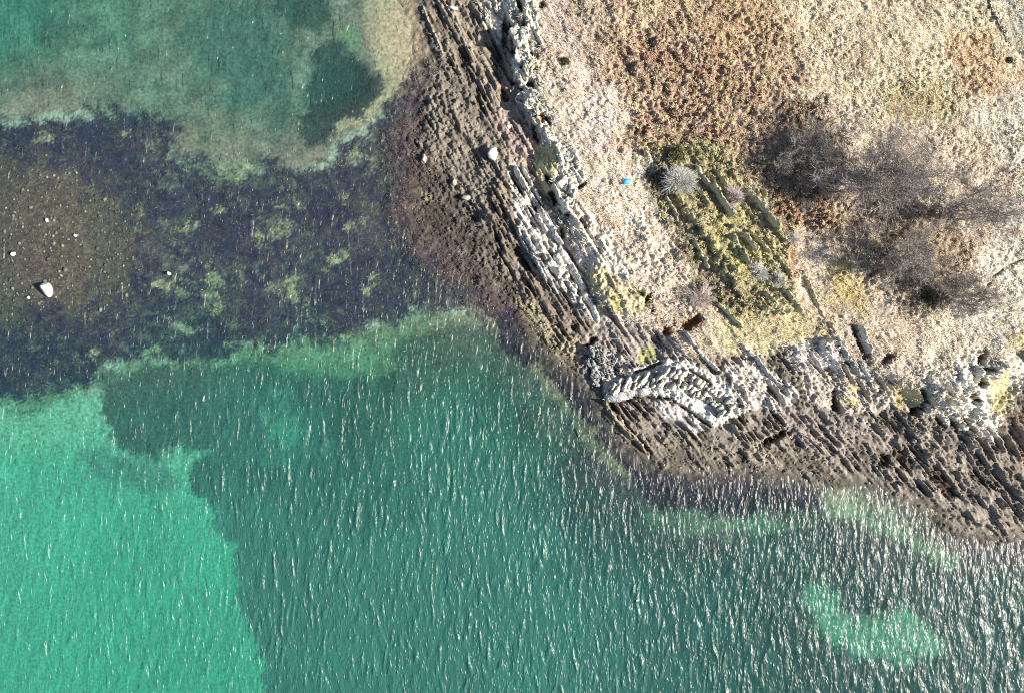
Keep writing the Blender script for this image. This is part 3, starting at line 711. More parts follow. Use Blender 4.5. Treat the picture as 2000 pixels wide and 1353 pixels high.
# under the land sheet's shore lip stay below it
zq = np.where((Qd > -1.4) & (Qd <= 0) & innerland, np.minimum(zq, -0.6), zq)
keepQ = ~((Qd > -0.9) & innerland)
F, used = grid_faces(keepQ)
kq = (H - np.where(Qd > 0, Qhb, 0)) / H
V = np.stack([((Q.X - 1000) * S * kq).ravel()[used], ((676.5 - Q.Y) * S * kq).ravel()[used], zq.ravel()[used]], 1)
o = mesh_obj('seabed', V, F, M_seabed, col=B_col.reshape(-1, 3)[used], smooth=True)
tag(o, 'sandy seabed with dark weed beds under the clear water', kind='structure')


def seabed_at(px, py, dz=0.0):
    return Vector(((px - 1000) * S, (676.5 - py) * S, -float(Q.samp(depth, px, py)) + dz))


# ------------------------------------------------------------------ water
def water_material():
    m, nt, bs, out = new_mat('sea_water')
    nt.nodes.remove(bs)
    tc = nt.nodes.new('ShaderNodeTexCoord')
    def rip(rot, sx, sy, detail, strength, dist, prev=None):
        mp = nt.nodes.new('ShaderNodeMapping'); mp.inputs['Rotation'].default_value = (0, 0, math.radians(rot)); mp.inputs['Scale'].default_value = (sx, sy, 1)
        nt.links.new(tc.outputs['Object'], mp.inputs['Vector'])
        n = nt.nodes.new('ShaderNodeTexNoise'); n.noise_type = 'RIDGED_MULTIFRACTAL'; n.normalize = True
        n.inputs['Scale'].default_value = 1.0; n.inputs['Detail'].default_value = detail; n.inputs['Distortion'].default_value = 0.35
        nt.links.new(mp.outputs['Vector'], n.inputs['Vector'])
        bp = nt.nodes.new('ShaderNodeBump'); bp.inputs['Strength'].default_value = strength; bp.inputs['Distance'].default_value = dist
        nt.links.new(n.outputs['Fac'], bp.inputs['Height'])
        if prev: nt.links.new(prev.outputs['Normal'], bp.inputs['Normal'])
        return bp
    bp = rip(-6, 1.7, 0.50, 2.5, 1.0, 0.26)
    bp = rip(12, 4.6, 1.7, 2.0, 1.0, 0.10, bp)
    fr = nt.nodes.new('ShaderNodeFresnel'); fr.inputs['IOR'].default_value = 1.333
    nt.links.new(bp.outputs['Normal'], fr.inputs['Normal'])
    ge = nt.nodes.new('ShaderNodeNewGeometry')
    io = nt.nodes.new('ShaderNodeMapRange'); io.inputs['To Min'].default_value = 1.333; io.inputs['To Max'].default_value = 0.75
    nt.links.new(ge.outputs['Backfacing'], io.inputs['Value']); nt.links.new(io.outputs['Result'], fr.inputs['IOR'])
    tr = nt.nodes.new('ShaderNodeBsdfTransparent')
    df = nt.nodes.new('ShaderNodeBsdfDiffuse'); df.inputs['Color'].default_value = (0.115, 0.39, 0.34, 1)
    nt.links.new(bp.outputs['Normal'], df.inputs['Normal'])
    at_ = nt.nodes.new('ShaderNodeAttribute'); at_.attribute_name = 'turbid'
    mix1 = nt.nodes.new('ShaderNodeMixShader')
    nt.links.new(at_.outputs['Fac'], mix1.inputs['Fac']); nt.links.new(tr.outputs[0], mix1.inputs[1]); nt.links.new(df.outputs[0], mix1.inputs[2])
    gl = nt.nodes.new('ShaderNodeBsdfGlossy'); gl.inputs['Roughness'].default_value = 0.35
    nt.links.new(bp.outputs['Normal'], gl.inputs['Normal'])
    mix2 = nt.nodes.new('ShaderNodeMixShader')
    nt.links.new(fr.outputs[0], mix2.inputs['Fac']); nt.links.new(mix1.outputs[0], mix2.inputs[1]); nt.links.new(gl.outputs[0], mix2.inputs[2])
    nt.links.new(mix2.outputs[0], out.inputs['Surface'])
    va = nt.nodes.new('ShaderNodeVolumeAbsorption')
    va.inputs['Color'].default_value = (0.0, 0.85, 0.74, 1); va.inputs['Density'].default_value = 0.38
    nt.links.new(va.outputs[0], out.inputs['Volume'])
    return m


WR = Raster(-260, 2300, -240, 1600, 3.0)
wx = (WR.X * S).astype(np.float32); wy = (WR.Y * S).astype(np.float32)     # metres, y down the photograph
Wd = np.where(WR.inside(WL + FAR) > 0.5, 1, -1) * WR.dist(WL) * S
bend = (fbm(WR.X / 420, WR.Y / 420, 2, 130) - 0.5)
lean = 0.10 + 0.9 * bend - 0.25 * sstep(1200, 2000, WR.X) + 0.45 * (1 - sstep(150, 350, WR.Y)) * (1 - sstep(300, 900, WR.X))
u = wx + lean * 6.0 * np.sin(wy / 9.0) * 0.3 + lean * wy * 0.12
v = wy
wob = (fbm(wx / 2.2, wy / 4.5, 3, 131) - 0.5) * 1.5
cr1 = 1 - np.abs(2 * vnoise((u + wob) / 0.54, v / 3.0, 132) - 1)
cr2 = 1 - np.abs(2 * vnoise((u * 0.97 + v * 0.22 + wob) / 0.44, v / 1.9, 133) - 1)
cr3 = 1 - np.abs(2 * vnoise((u * 0.9 - v * 0.42 + wob) / 0.36, (v + 0.4 * u) / 1.1, 134) - 1)
sw = 0
wr = np.random.default_rng(5)
for k in range(16):
    lam = wr.uniform(0.7, 1.7); th = wr.normal(0, 0.22); kk = 2 * math.pi / lam
    sw = sw + lam * 0.011 * np.sin(kk * (u * math.cos(th) + v * math.sin(th) + wob * 0.5) + wr.uniform(0, 6.28))
gust = 0.12 + 1.65 * fbm(WR.X / 130, WR.Y / 190, 4, 135, 0.6)
amp = gust * (0.62 + 0.20 * sstep(560, 900, WR.Y) + 0.35 * sstep(1200, 1900, WR.X) * sstep(900, 1100, WR.Y) + 0.35 * (1 - sstep(150, 300, WR.Y)) * (1 - sstep(300, 700, WR.X)))
amp = amp * (0.2 + 0.8 * sstep(0.1, 3.5, -Wd))
wz = amp * (0.085 * cr1 ** 3.5 + 0.045 * cr2 ** 3.0 + 0.025 * cr3 ** 2.2 + sw * 0.45) - 0.05 * amp
dW = Q.samp(depth, WR.X, WR.Y)
turbid = 0.004 + 0.165 * sstep(0.5, 3.2, dW) * (1 - 0.6 * sstep(950, 1700, WR.X))
keepW = (Wd < 0.9)
F, used = grid_faces(keepW)
V = np.stack([((WR.X - 1000) * S).ravel()[used], ((676.5 - WR.Y) * S).ravel()[used], wz.ravel()[used]], 1)
M_water = water_material()
o = mesh_obj('water', V, F, M_water, smooth=True, attrs={'turbid': turbid.ravel()[used]})
tag(o, 'clear green sea with wind ripples', kind='structure')

# ------------------------------------------------------------------ plants as masses
def scatter(n, weight, x0=760, x1=2165, y0=-125, y1=1080):
    px = rng.uniform(x0, x1, n); py = rng.uniform(y0, y1, n)
    k = rng.random(n) < L.samp(weight, px, py)
    return px[k], py[k]


def blades(P, C, nb, length, width, lean_lo, lean_hi, jitter=0.25, bias=(0, 0)):
    """nb blades round every point; one triangle each."""
    n = len(P)
    az = rng.uniform(0, 2 * np.pi, (n, nb)); ln = rng.uniform(lean_lo, lean_hi, (n, nb))
    Ls = (length[:, None] if np.ndim(length) else length) * rng.uniform(0.55, 1.2, (n, nb))
    dx = np.cos(az) * np.sin(ln) + bias[0]; dy = np.sin(az) * np.sin(ln) + bias[1]; dz = np.cos(ln)
    off = rng.normal(0, 0.09, (n, nb, 2))
    bx = P[:, None, 0] + off[..., 0]; by = P[:, None, 1] + off[..., 1]; bz = P[:, None, 2] - 0.03 + 0 * dx
    w = width * rng.uniform(0.7, 1.3, (n, nb))
    px_ = -np.sin(az) * w; py_ = np.cos(az) * w
    V = np.empty((n, nb, 3, 3), np.float32)
    V[..., 0, 0] = bx + px_; V[..., 0, 1] = by + py_; V[..., 0, 2] = bz
    V[..., 1, 0] = bx - px_; V[..., 1, 1] = by - py_; V[..., 1, 2] = bz
    V[..., 2, 0] = bx + dx * Ls; V[..., 2, 1] = by + dy * Ls; V[..., 2, 2] = bz + dz * Ls
    c = C[:, None, :] * rng.uniform(1 - jitter, 1 + jitter, (n, nb, 1))
    c = np.repeat(c[:, :, None, :], 3, 2)
    V = V.reshape(-1, 3)
    return V, np.arange(len(V)).reshape(-1, 3), np.clip(c.reshape(-1, 3), 0.01, 0.8)


def leaves(P, R, C, nl, size, flat=0.7, jitter=0.35):
    """clumps of small leaf triangles filling a low dome of radius R round every point."""
    n = len(P)
    d = rng.normal(0, 1, (n, nl, 3)); d /= np.linalg.norm(d, axis=2, keepdims=True); d[..., 2] = np.abs(d[..., 2]) * flat
    r = R[:, None, None] * rng.uniform(0.45, 1.05, (n, nl, 1))
    c0 = P[:, None, :] + d * r
    a = rng.normal(0, 1, (n, nl, 3)); b = rng.normal(0, 1, (n, nl, 3)); a[..., 2] *= 0.5; b[..., 2] *= 0.5
    a /= np.linalg.norm(a, axis=2, keepdims=True); b /= np.linalg.norm(b, axis=2, keepdims=True)
    s = size * rng.uniform(0.6, 1.3, (n, nl, 1))
    V = np.stack([c0 + a * s, c0 + b * s, c0 - (a + b) * s * 0.6], 2).reshape(-1, 3)
    c = C[:, None, :] * rng.uniform(1 - jitter, 1 + jitter, (n, nl, 1))
    c = np.repeat(c[:, :, None, :], 3, 2).reshape(-1, 3)
    return V, np.arange(len(V)).reshape(-1, 3), np.clip(c, 0.01, 0.8)


patchy = sstep(0.25, 0.5, fbm(X / 10, Y / 10, 3, 140)) * 0.7 + 0.3
px, py = scatter(105000, A_veg * patchy)
P = at_many(px, py); jx = px + rng.normal(0, 11, len(px)); jy = py + rng.normal(0, 11, len(px))
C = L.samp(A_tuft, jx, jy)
gp = np.array([(1.0, 1.0, 1.0), (1.18, 1.16, 1.10), (1.12, 1.02, 0.88), (1.02, 0.90, 0.86), (0.80, 0.78, 0.62), (1.24, 1.22, 1.14), (0.74, 0.62, 0.50)])
gs = L.samp(fbm(X / 13, Y / 13, 4, 144, 0.65), px, py) * 2.6 - 0.8
C = C * gp[np.clip(gs * len(gp) + rng.normal(0, 1.0, len(px)), 0, len(gp) - 1).astype(int)] * rng.uniform(0.82, 1.28, (len(px), 1))
ln = 0.14 + 0.42 * L.samp(fbm(X / 32, Y / 32, 3, 141, 0.6), px, py) * rng.uniform(0.6, 1.3, len(px))
V, F, c = blades(P, C, 7, ln, 0.030, 0.55, 1.45, bias=(-0.18, 0.1))
o = mesh_obj('dry_grass', V, F, M_grass, col=c)
tag(o, 'pale dry winter grass in tussocks over the headland', 'grass', kind='stuff')

px, py = scatter(110000, np.clip(A_heath, 0, 1) * (sstep(0.35, 0.55, fbm(X / 14, Y / 14, 3, 142)) * 0.8 + 0.2))
P = at_many(px, py)
pal = np.array([(0.46, 0.40, 0.26), (0.22, 0.10, 0.075), (0.30, 0.16, 0.10), (0.26, 0.20, 0.14), (0.36, 0.25, 0.13), (0.20, 0.15, 0.11), (0.34, 0.31, 0.12), (0.17, 0.09, 0.07), (0.40, 0.33, 0.24), (0.33, 0.09, 0.075), (0.50, 0.42, 0.32), (0.40, 0.38, 0.15)])
sel = (L.samp(fbm(X / 20, Y / 20, 4, 143, 0.7), px, py) * 3.0 - 1.0) * len(pal) + rng.normal(0, 1.3, len(px))
C = pal[np.clip(sel, 0, len(pal) - 1).astype(int)] * 1.05 + L.samp(A_tuft, px + rng.normal(0, 10, len(px)), py + rng.normal(0, 10, len(px))) * 0.4
V, F, c = leaves(P + np.array([0, 0, 0.05]), rng.uniform(0.14, 0.36, len(px)), C, 12, 0.075)
o = mesh_obj('heath', V, F, M_heath, col=c)
tag(o, 'red brown heather and dead bracken across the heath', 'heather', kind='stuff')

# cobbles on the foreshore and rubble on the rock platform
ICO_V = []
ICO_F = []
import bmesh
_b = bmesh.new(); bmesh.ops.create_icosphere(_b, subdivisions=1, radius=1.0)
_b.verts.ensure_lookup_table(); ICO_V = np.array([v.co[:] for v in _b.verts]); ICO_F = np.array([[v.index for v in f.verts] for f in _b.faces]); _b.free()


def stones(P, R, C, flat=0.6):
    n = len(P); k = len(ICO_V)
    jit = 1 + rng.normal(0, 0.18, (n, k, 1))
    sc3 = R[:, None, None] * np.stack([rng.uniform(0.7, 1.4, n), rng.uniform(0.7, 1.2, n), rng.uniform(0.45, 0.8, n)], 1)[:, None, :]
    v = ICO_V[None] * jit * sc3
    a = rng.uniform(0, 6.28, n); ca = np.cos(a)[:, None]; sa = np.sin(a)[:, None]
    x = v[..., 0] * ca - v[..., 1] * sa; y = v[..., 0] * sa + v[..., 1] * ca
    V = np.stack([x + P[:, None, 0], y + P[:, None, 1], v[..., 2] + P[:, None, 2] + R[:, None] * 0.15], 2).reshape(-1, 3)
    F = (ICO_F[None] + (np.arange(n) * k)[:, None, None]).reshape(-1, 3)
    return V, F, np.repeat(C, k, 0)


W_cob = np.clip(A_lump * 4.5, 0, 1) * (1 - np.clip(A_veg * 2, 0, 1)) * (Ld > 0.15) * sstep(0.35, 0.6, fbm(X / 20, Y / 20, 3, 150))
px, py = scatter(15000, W_cob)
P = at_many(px, py); C = np.clip(L.samp(A_col, px, py) * rng.uniform(0.8, 1.55, (len(px), 1)), 0.03, 0.7)
V, F, c = stones(P, rng.uniform(0.07, 0.19, len(px)), C)
o = mesh_obj('cobbles', V, F, M_cobble, col=c)
tag(o, 'brown weathered cobbles strewn over the foreshore', 'cobbles', kind='stuff')

# seaweed: fronds on the bar and along the wet foreshore
px = np.concatenate([rng.uniform(-60, 1000, 26000), rng.uniform(735, 1010, 7000)]); py = np.concatenate([rng.uniform(190, 800, 26000), rng.uniform(130, 660, 7000)])
k = (Q.samp(bar, px, py) * (0.35 + 0.65 * sstep(0.4, 0.6, Q.samp(bf, px, py))) > rng.random(33000)) & (Q.samp(Qd, px, py) < 0.2)
px = px[k]; py = py[k]
P1 = np.stack([(px - 1000) * S, (676.5 - py) * S, np.where((Q.samp(Qd, px, py) > -3.0) & (px > 745), np.maximum(L.samp(h, px, py), -Q.samp(depth, px, py)), -Q.samp(depth, px, py))], 1)
wp = np.array([(0.045, 0.032, 0.042), (0.030, 0.023, 0.042), (0.070, 0.054, 0.048), (0.13, 0.12, 0.075), (0.02, 0.018, 0.026)])
C1 = wp[rng.choice(5, len(px), p=[0.28, 0.26, 0.22, 0.10, 0.14])]
lit = Q.samp(B_col, px, py); isp = (lit[:, 1] > 0.085) & (px < 735)
C1[isp] = np.array([(0.24, 0.21, 0.12), (0.17, 0.155, 0.09), (0.10, 0.09, 0.055)])[rng.choice(3, int(isp.sum()))]
px, py = scatter(60000, np.clip(wet * 0.9 + 0.25 * (A_lump > 0.1), 0, 1) * (1 - np.clip(A_veg * 3, 0, 1)) * sstep(1.1, 0.25, h) * sstep(-2.0, 1.0, Ld))
P2 = at_many(px, py); C2 = L.samp(A_col, px, py) * np.array([(1.0, 1.0, 1.0), (0.65, 0.62, 0.62), (1.5, 1.45, 1.35), (2.1, 2.0, 1.9)])[rng.choice(4, len(px), p=[0.4, 0.32, 0.2, 0.08])]
V, F, c = blades(np.concatenate([P1, P2]), np.concatenate([C1, C2]), 5, 0.26, 0.05, 1.1, 1.5, jitter=0.35)
o = mesh_obj('seaweed', V, F, M_heath, col=c)
tag(o, 'brown and purple seaweed over the shallow bar and wet shore', 'seaweed', kind='stuff')

# pale shell and gravel specks on the shallow bar
n = 520
px = rng.uniform(0, 270, n); py = rng.uniform(290, 640, n)
k = Q.samp(gravel, px, py) > rng.random(n); px = px[k]; py = py[k]
P = np.stack([(px - 1000) * S, (676.5 - py) * S, -Q.samp(depth, px, py)], 1)
V, F, c = stones(P, rng.uniform(0.05, 0.16, len(px)) * (rng.random(len(px)) ** 2 + 0.6), np.clip(np.array([[0.13, 0.112, 0.088]]) * rng.uniform(0.4, 1.9, (len(px), 1)), 0.03, 0.7))
o = mesh_obj('bar_gravel', V, F, M_cobble, col=c)
tag(o, 'pale stones and shells lying on the shallow gravel bar', 'gravel', kind='stuff')

# ------------------------------------------------------------------ rock ledges, blocks, the ribbed fold
def ledge_mesh(line, width, up, seed, seg=0.16, wall=False, sink=0.6):
    """A bed of rock standing on edge: steep broken face, rough top, following a bent line."""
    pts = [at(x, y) for x, y in line]
    P = []
    for a, b in zip(pts[:-1], pts[1:]):
        m = max(2, int((b - a).length / seg))
        for i in range(m):
            P.append(a.lerp(b, i / m))
    P.append(pts[-1])
    n = len(P); r = np.random.default_rng(seed)
    base = P[0].copy()
    prof = [(-0.56, -sink), (-0.50, 0.30), (-0.46, 0.95), (-0.22, 1.0), (0.10, 0.80), (0.34, 0.52), (0.52, 0.12), (0.66, -sink)]
    V = []
    zsm = np.convolve(np.pad([p.z for p in P], 4, mode='edge'), np.ones(9) / 9, 'valid')
    step = 0.0; side = 0.0
    for i, p in enumerate(P):
        q = P[min(n - 1, i + 1)] - P[max(0, i - 1)]; q.z = 0; q.normalize()
        nx, ny = q.y, -q.x            # to the right of the line
        t = i / (n - 1)
        if r.random() < 0.22: step = r.choice([-0.6, -0.25, 0.0, 0.15, 0.3]); side = r.normal(0, 0.16)
        taper = min(1, 0.6 + 6 * t, 0.6 + 6 * (1 - t))
        wv = width * taper * (1 + 0.35 * float(fbm(i * 0.23, seed * 1.7, 3, 3)) - 0.12)
        uv = up * taper * (1 + step + 0.6 * (float(fbm(i * 0.31, seed * 2.3, 3, 5)) - 0.5))
        for a, (s, zz) in enumerate(prof):
            j = r.normal(0, 0.06)
            hh = zz * uv if zz > 0 else zz
            V.append((p.x + nx * ((s + side) * wv + j * 0.6) - base.x + q.x * r.normal(0, 0.03), p.y + ny * ((s + side) * wv + j * 0.6) - base.y + q.y * r.normal(0, 0.03), zsm[i] + hh + (r.normal(0, 0.05) * up if zz > 0 else 0) - base.z))
    k = len(prof); F = []
    for i in range(n - 1):
        for a in range(k - 1):
            F.append((i * k + a, i * k + a + 1, (i + 1) * k + a + 1, (i + 1) * k + a))
    F2 = [(0, a + 1, a) for a in range(1, k - 1)] + [((n - 1) * k, (n - 1) * k + a, (n - 1) * k + a + 1) for a in range(1, k - 1)]
    T = []
    for q in F:
        T += [(q[0], q[1], q[2]), (q[0], q[2], q[3])]
    return np.array(V), np.array(T + F2), base


def ledge(name, label, line, width, up, mat, seed, group, cat='rock'):
    V, F, b = ledge_mesh(line, width, up, seed)
    o = mesh_obj(name, V, F, mat); o.location = b
    return tag(o, label, cat, group)


PL = 'pale rock ledges along the shore'
ledge('rock_ledge', 'upper pale rock ledge starting right beside the white boulder', [(1004, 326), (1024, 363), (1045, 401)], 0.41, 0.66, M_pale, 1, PL)
ledge('rock_ledge', 'thin pale ledge parallel to and right of the uppermost one, below yellow moss', [(1020, 327), (1040, 364), (1060, 401)], 0.24, 0.60, M_pale, 2, PL)
ledge('rock_ledge', 'pale ledge continuing the uppermost ledge downward, left of the dark cleft', [(1024, 404), (1040, 428), (1055, 450)], 0.27, 0.55, M_grey, 3, PL)
ledge('rock_ledge', 'pale ledge nearest the grass in the middle of the shore strata', [(1053, 406), (1076, 445), (1100, 478)], 0.45, 0.66, M_pale, 4, PL)
ledge('rock_ledge', 'short pale ledge tucked left of the ledge nearest the grass', [(1046, 417), (1057, 437), (1068, 456)], 0.38, 0.60, M_pale, 5, PL)
ledge('rock_ledge', 'long pale rough ledge down the centre of the shore strata', [(1036, 448), (1055, 484), (1076, 514), (1098, 546)], 0.63, 0.72, M_pale, 6, PL)
ledge('rock_ledge', 'short smooth grey ledge with a blunt top end, left of the centre ledge', [(1027, 464), (1037, 481), (1047, 498)], 0.38, 0.60, M_grey, 7, PL)
ledge('rock_ledge', 'broad pale ledge with a blunt upper end above the longest taper', [(1084, 498), (1097, 520), (1110, 543)], 0.63, 0.72, M_pale, 8, PL)
ledge('rock_ledge', 'longest white ledge tapering down beside the yellow moss', [(1090, 484), (1106, 508), (1122, 535), (1138, 565), (1152, 597), (1166, 632)], 0.56, 0.72, M_pale, 9, PL)
ledge('rock_ledge', 'thin grey ledge low on the left of the shore strata', [(1054, 511), (1067, 537), (1090, 575)], 0.29, 0.55, M_grey, 10, PL)
ledge('rock_ledge', 'pale ledge beneath the broad blunt one, left of the long white taper', [(1110, 550), (1124, 575), (1139, 604)], 0.38, 0.60, M_pale, 11, PL)
ledge('rock_ledge', 'lowest thin grey ledge edging the brown strata', [(1036, 492), (1048, 515), (1064, 546)], 0.24, 0.48, M_grey, 12, PL)
ledge('rock_ledge', 'thin grey ledge on the far left edge of the shore strata', [(1012, 450), (1020, 472), (1034, 495)], 0.22, 0.42, M_grey, 13, PL)

VW = 'rock walls in the mossy strip'
ledge('rock_ridge', 'dark sided rock wall just right of the silvery spiky bush', [(1352, 330), (1372, 358), (1398, 388), (1427, 426)], 0.32, 0.99, M_mossy, 21, VW)
ledge('rock_ridge', 'upper right rock wall of the mossy strip, beneath the tree shadow', [(1443, 318), (1472, 354), (1492, 392)], 0.26, 0.89, M_mossy, 22, VW)
ledge('rock_ridge', 'long straight rock wall on the right side of the mossy strip', [(1443, 375), (1474, 400), (1494, 424), (1513, 452)], 0.26, 0.84, M_mossy, 23, VW)
ledge('rock_ridge', 'leftmost mossy rock wall, below the silvery spiky bush', [(1298, 384), (1313, 412), (1329, 442)], 0.24, 0.63, M_mossy, 24, VW)
ledge('rock_ridge', 'mossy wall in the middle of the strip with a dark left side', [(1423, 443), (1447, 466), (1472, 492)], 0.29, 0.79, M_mossy, 25, VW)
ledge('rock_ridge', 'wall right of the middle one, ending above the grey bush', [(1454, 453), (1476, 474), (1497, 497)], 0.23, 0.73, M_mossy, 26, VW)
ledge('rock_ridge', 'low mossy wall running down to the grey bush', [(1425, 464), (1440, 490), (1456, 520)], 0.26, 0.63, M_mossy, 27, VW)
ledge('rock_ridge', 'low wall below the grey bush, left of a matching one', [(1484, 572), (1502, 590), (1519, 611)], 0.26, 0.63, M_mossy, 28, VW)
ledge('rock_ridge', 'lowest right wall of the mossy strip casting a long dark line', [(1516, 566), (1540, 588), (1562, 611)], 0.26, 0.73, M_mossy, 29, VW)
ledge('rock_ridge', 'low mossy wall right of the rusty brown pit', [(1398, 592), (1424, 616), (1449, 642)], 0.26, 0.63, M_mossy, 30, VW)
ledge('rock_ridge', 'low grassy wall out on the pale grass below the lowest bracken', [(1565, 528), (1580, 562), (1597, 600), (1622, 642)], 0.23, 0.52, M_mossy, 31, VW)
ledge('rock_ridge', 'pale rock wall beside the wide dark cleft near the right shore', [(1674, 636), (1688, 662), (1700, 690)], 0.29, 0.84, M_pale, 32, VW)
ledge('rock_ridge', 'grey striped rock wall at the foot of the yellow grass slope', [(1446, 672), (1470, 695), (1500, 730), (1530, 760)], 0.29, 0.58, M_grey, 33, VW)
ledge('rock_ridge', 'thin pale wall left of the grey striped one above the fold', [(1332, 645), (1352, 672), (1376, 700), (1400, 722)], 0.23, 0.58, M_pale, 34, VW)
ledge('rock_ridge', 'short white slab below the wide dark cleft', [(1680, 705), (1690, 722), (1702, 745)], 0.29, 0.47, M_pale, 35, VW)
ledge('rock_ridge', 'broken grey wall left of the wide dark cleft', [(1620, 650), (1642, 680), (1668, 712), (1680, 735)], 0.23, 0.52, M_grey, 36, VW)
ledge('rock_ridge', 'mossy wall branching between the silvery bush and the pinkish bush', [(1385, 330), (1400, 352), (1418, 380)], 0.20, 0.63, M_mossy, 37, VW)
ledge('rock_ridge', 'small mossy wall in the dark hollow under the leftmost wall', [(1352, 470), (1366, 495), (1384, 525)], 0.23, 0.52, M_mossy, 38, VW)


def rock_mesh(rx, ry, rz, seed, sub=3, ang=0.0, rough=0.22, flatten=0.0):
    b = bmesh.new(); bmesh.ops.create_icosphere(b, subdivisions=sub, radius=1.0)
    V = np.array([v.co[:] for v in b.verts]); F = np.array([[v.index for v in f.verts] for f in b.faces]); b.free()
    r = np.random.default_rng(seed)
    # chop with a few random planes so that it has facets, then roughen
    for _ in range(9):
        nrm = r.normal(0, 1, 3); nrm /= np.linalg.norm(nrm); dd = r.uniform(0.62, 0.9)
        t = V @ nrm - dd
        V = V - np.maximum(t, 0)[:, None] * nrm[None]
    n = fbm(V[:, 0] * 2.2 + seed, V[:, 1] * 2.2 + V[:, 2] * 1.3, 3, seed) - 0.5
    V = V * (1 + n[:, None] * rough * 2)
    V = V * np.array([rx, ry, rz])
    c, s = math.cos(ang), math.sin(ang)
    V = np.stack([V[:, 0] * c - V[:, 1] * s, V[:, 0] * s + V[:, 1] * c, V[:, 2]], 1)
    return V, F


def rock(name, label, px, py, rx, ry, rz, mat, seed, ang=0, cat='rock', group=None, sea_=False, sub=3, rough=0.22, dz=0.25):
    V, F = rock_mesh(rx, ry, rz, seed, sub, math.radians(ang), rough)
    o = mesh_obj(name, V, F, mat)
    p = seabed_at(px, py) if sea_ else at(px, py)
    o.location = p + Vector((0, 0, rz * dz))
    return tag(o, label, cat, group)


BB = 'lone boulders'
rock('boulder', 'round bright white boulder on the brown foreshore with a dark shadow', 964, 305, 0.62, 0.62, 0.68, M_white, 41, 20, 'boulder', BB, rough=0.06, dz=0.6)
rock('boulder', 'white wedge shaped boulder standing in the shallow gravel bar', 95, 566, 0.48, 0.82, 0.72, M_white, 42, 12, 'boulder', BB, True, rough=0.10, dz=0.75)
rock('boulder', 'small white triangular stone near the left edge of the bar', 25, 496, 0.26, 0.2, 0.26, M_white, 43, 30, 'stone', BB, True, dz=0.8)
rock('boulder', 'tan boulder at the water edge left of the white boulder', 829, 313, 0.34, 0.48, 0.60, M_tan, 44, 0, 'boulder', BB, dz=0.6)
rock('boulder', 'low pointed tan boulder on the foreshore below the white boulder', 911, 387, 0.5, 0.3, 0.42, M_tan, 45, 0, 'boulder', BB, dz=0.5)
rock('boulder', 'long white stone lying on the brown beds at the top', 885, 19, 0.50, 0.20, 0.28, M_white, 46, -8, 'stone', BB, dz=0.6)
rock('boulder', 'small tan boulder just above the low pointed tan one', 888, 358, 0.30, 0.34, 0.34, M_tan, 47, 0, 'boulder', BB, dz=0.5)
rock('boulder', 'pale upright stone in the bar above the small white triangle', 91, 430, 0.12, 0.26, 0.2, M_white, 48, 5, 'stone', BB, True, dz=0.8)
rock('boulder', 'small white stone on the dark weed right of the bar', 329, 534, 0.14, 0.22, 0.36, M_white, 49, 30, 'stone', BB, True, dz=0.9)
rock('boulder', 'tiny pale stone on the gravel bar, right of the pale upright stone', 146, 460, 0.15, 0.15, 0.2, M_white, 50, 0, 'stone', BB, True, dz=0.8)
rock('boulder', 'tiny pale stone just left of the white wedge boulder', 53, 581, 0.15, 0.16, 0.16, M_white, 51, 0, 'stone', BB, True, dz=0.8)
rock('boulder', 'tan block on the rubble above the round white boulder', 994, 248, 0.42, 0.32, 0.4, M_tan, 52, 20, 'stone', BB, dz=0.5)

def block_mesh(rx, ry, up, seed, ang):
    r = np.random.default_rng(seed); n = 30
    a = np.linspace(0, 2 * np.pi, n, endpoint=False) + r.normal(0, 0.06, n)
    rad = np.ones(n)
    for _ in range(6):                      # straight breaks cut off the round
        c = r.uniform(0, 6.28); dd = r.uniform(0.55, 0.92); co = np.cos(a - c)
        rad = np.where(co > 0.05, np.minimum(rad, dd / np.maximum(co, 0.05)), rad)
    rad *= 1 + r.normal(0, 0.07, n)
    tilt = r.normal(0, 0.18, 2); rings = [(1.08, -0.7), (1.05, 0.3), (1.01, 0.8), (0.93, 0.97), (0.78, 1.0), (0.62, 1.02), (0.46, 1.0), (0.3, 1.02), (0.15, 1.0)]
    V = []
    for f, z in rings:
        x = np.cos(a) * rad * f * rx; y = np.sin(a) * rad * f * ry
        zz = z * up if z > 0 else np.full(n, z)
        zz = zz + (x * tilt[0] + y * tilt[1]) * (z > 0) + r.normal(0, 0.07 if f > 0.3 else 0.02, n) * (z > 0)
        V.append(np.stack([x + r.normal(0, 0.03, n), y + r.normal(0, 0.03, n), zz], 1))
    V = np.concatenate(V + [np.array([[0, 0, up]])]); F = []
    for i in range(len(rings) - 1):
        for k in range(n):
            p = i * n + k; q = i * n + (k + 1) % n
            F += [(p, q, q + n), (p, q + n, p + n)]
    for _ in range(3):                      # cracks and lowered pieces
        c = r.uniform(0, 6.28); off = r.uniform(-0.5, 0.5); dd = V[:, 0] / rx * math.cos(c) + V[:, 1] / ry * math.sin(c) - off + (V[:, 0] * 3 % 0.3 - 0.15) * 0.3
        V[:, 2] -= np.where(V[:, 2] > 0, np.exp(-(dd / 0.07) ** 2) * 0.3 + (dd > 0) * r.uniform(-0.05, 0.14), 0)
    m = (len(rings) - 1) * n
    F += [(m + k, m + (k + 1) % n, len(V) - 1) for k in range(n)]
    c, s_ = math.cos(ang), math.sin(ang)
    V = np.stack([V[:, 0] * c - V[:, 1] * s_, V[:, 0] * s_ + V[:, 1] * c, V[:, 2]], 1)
    return V, np.array(F)


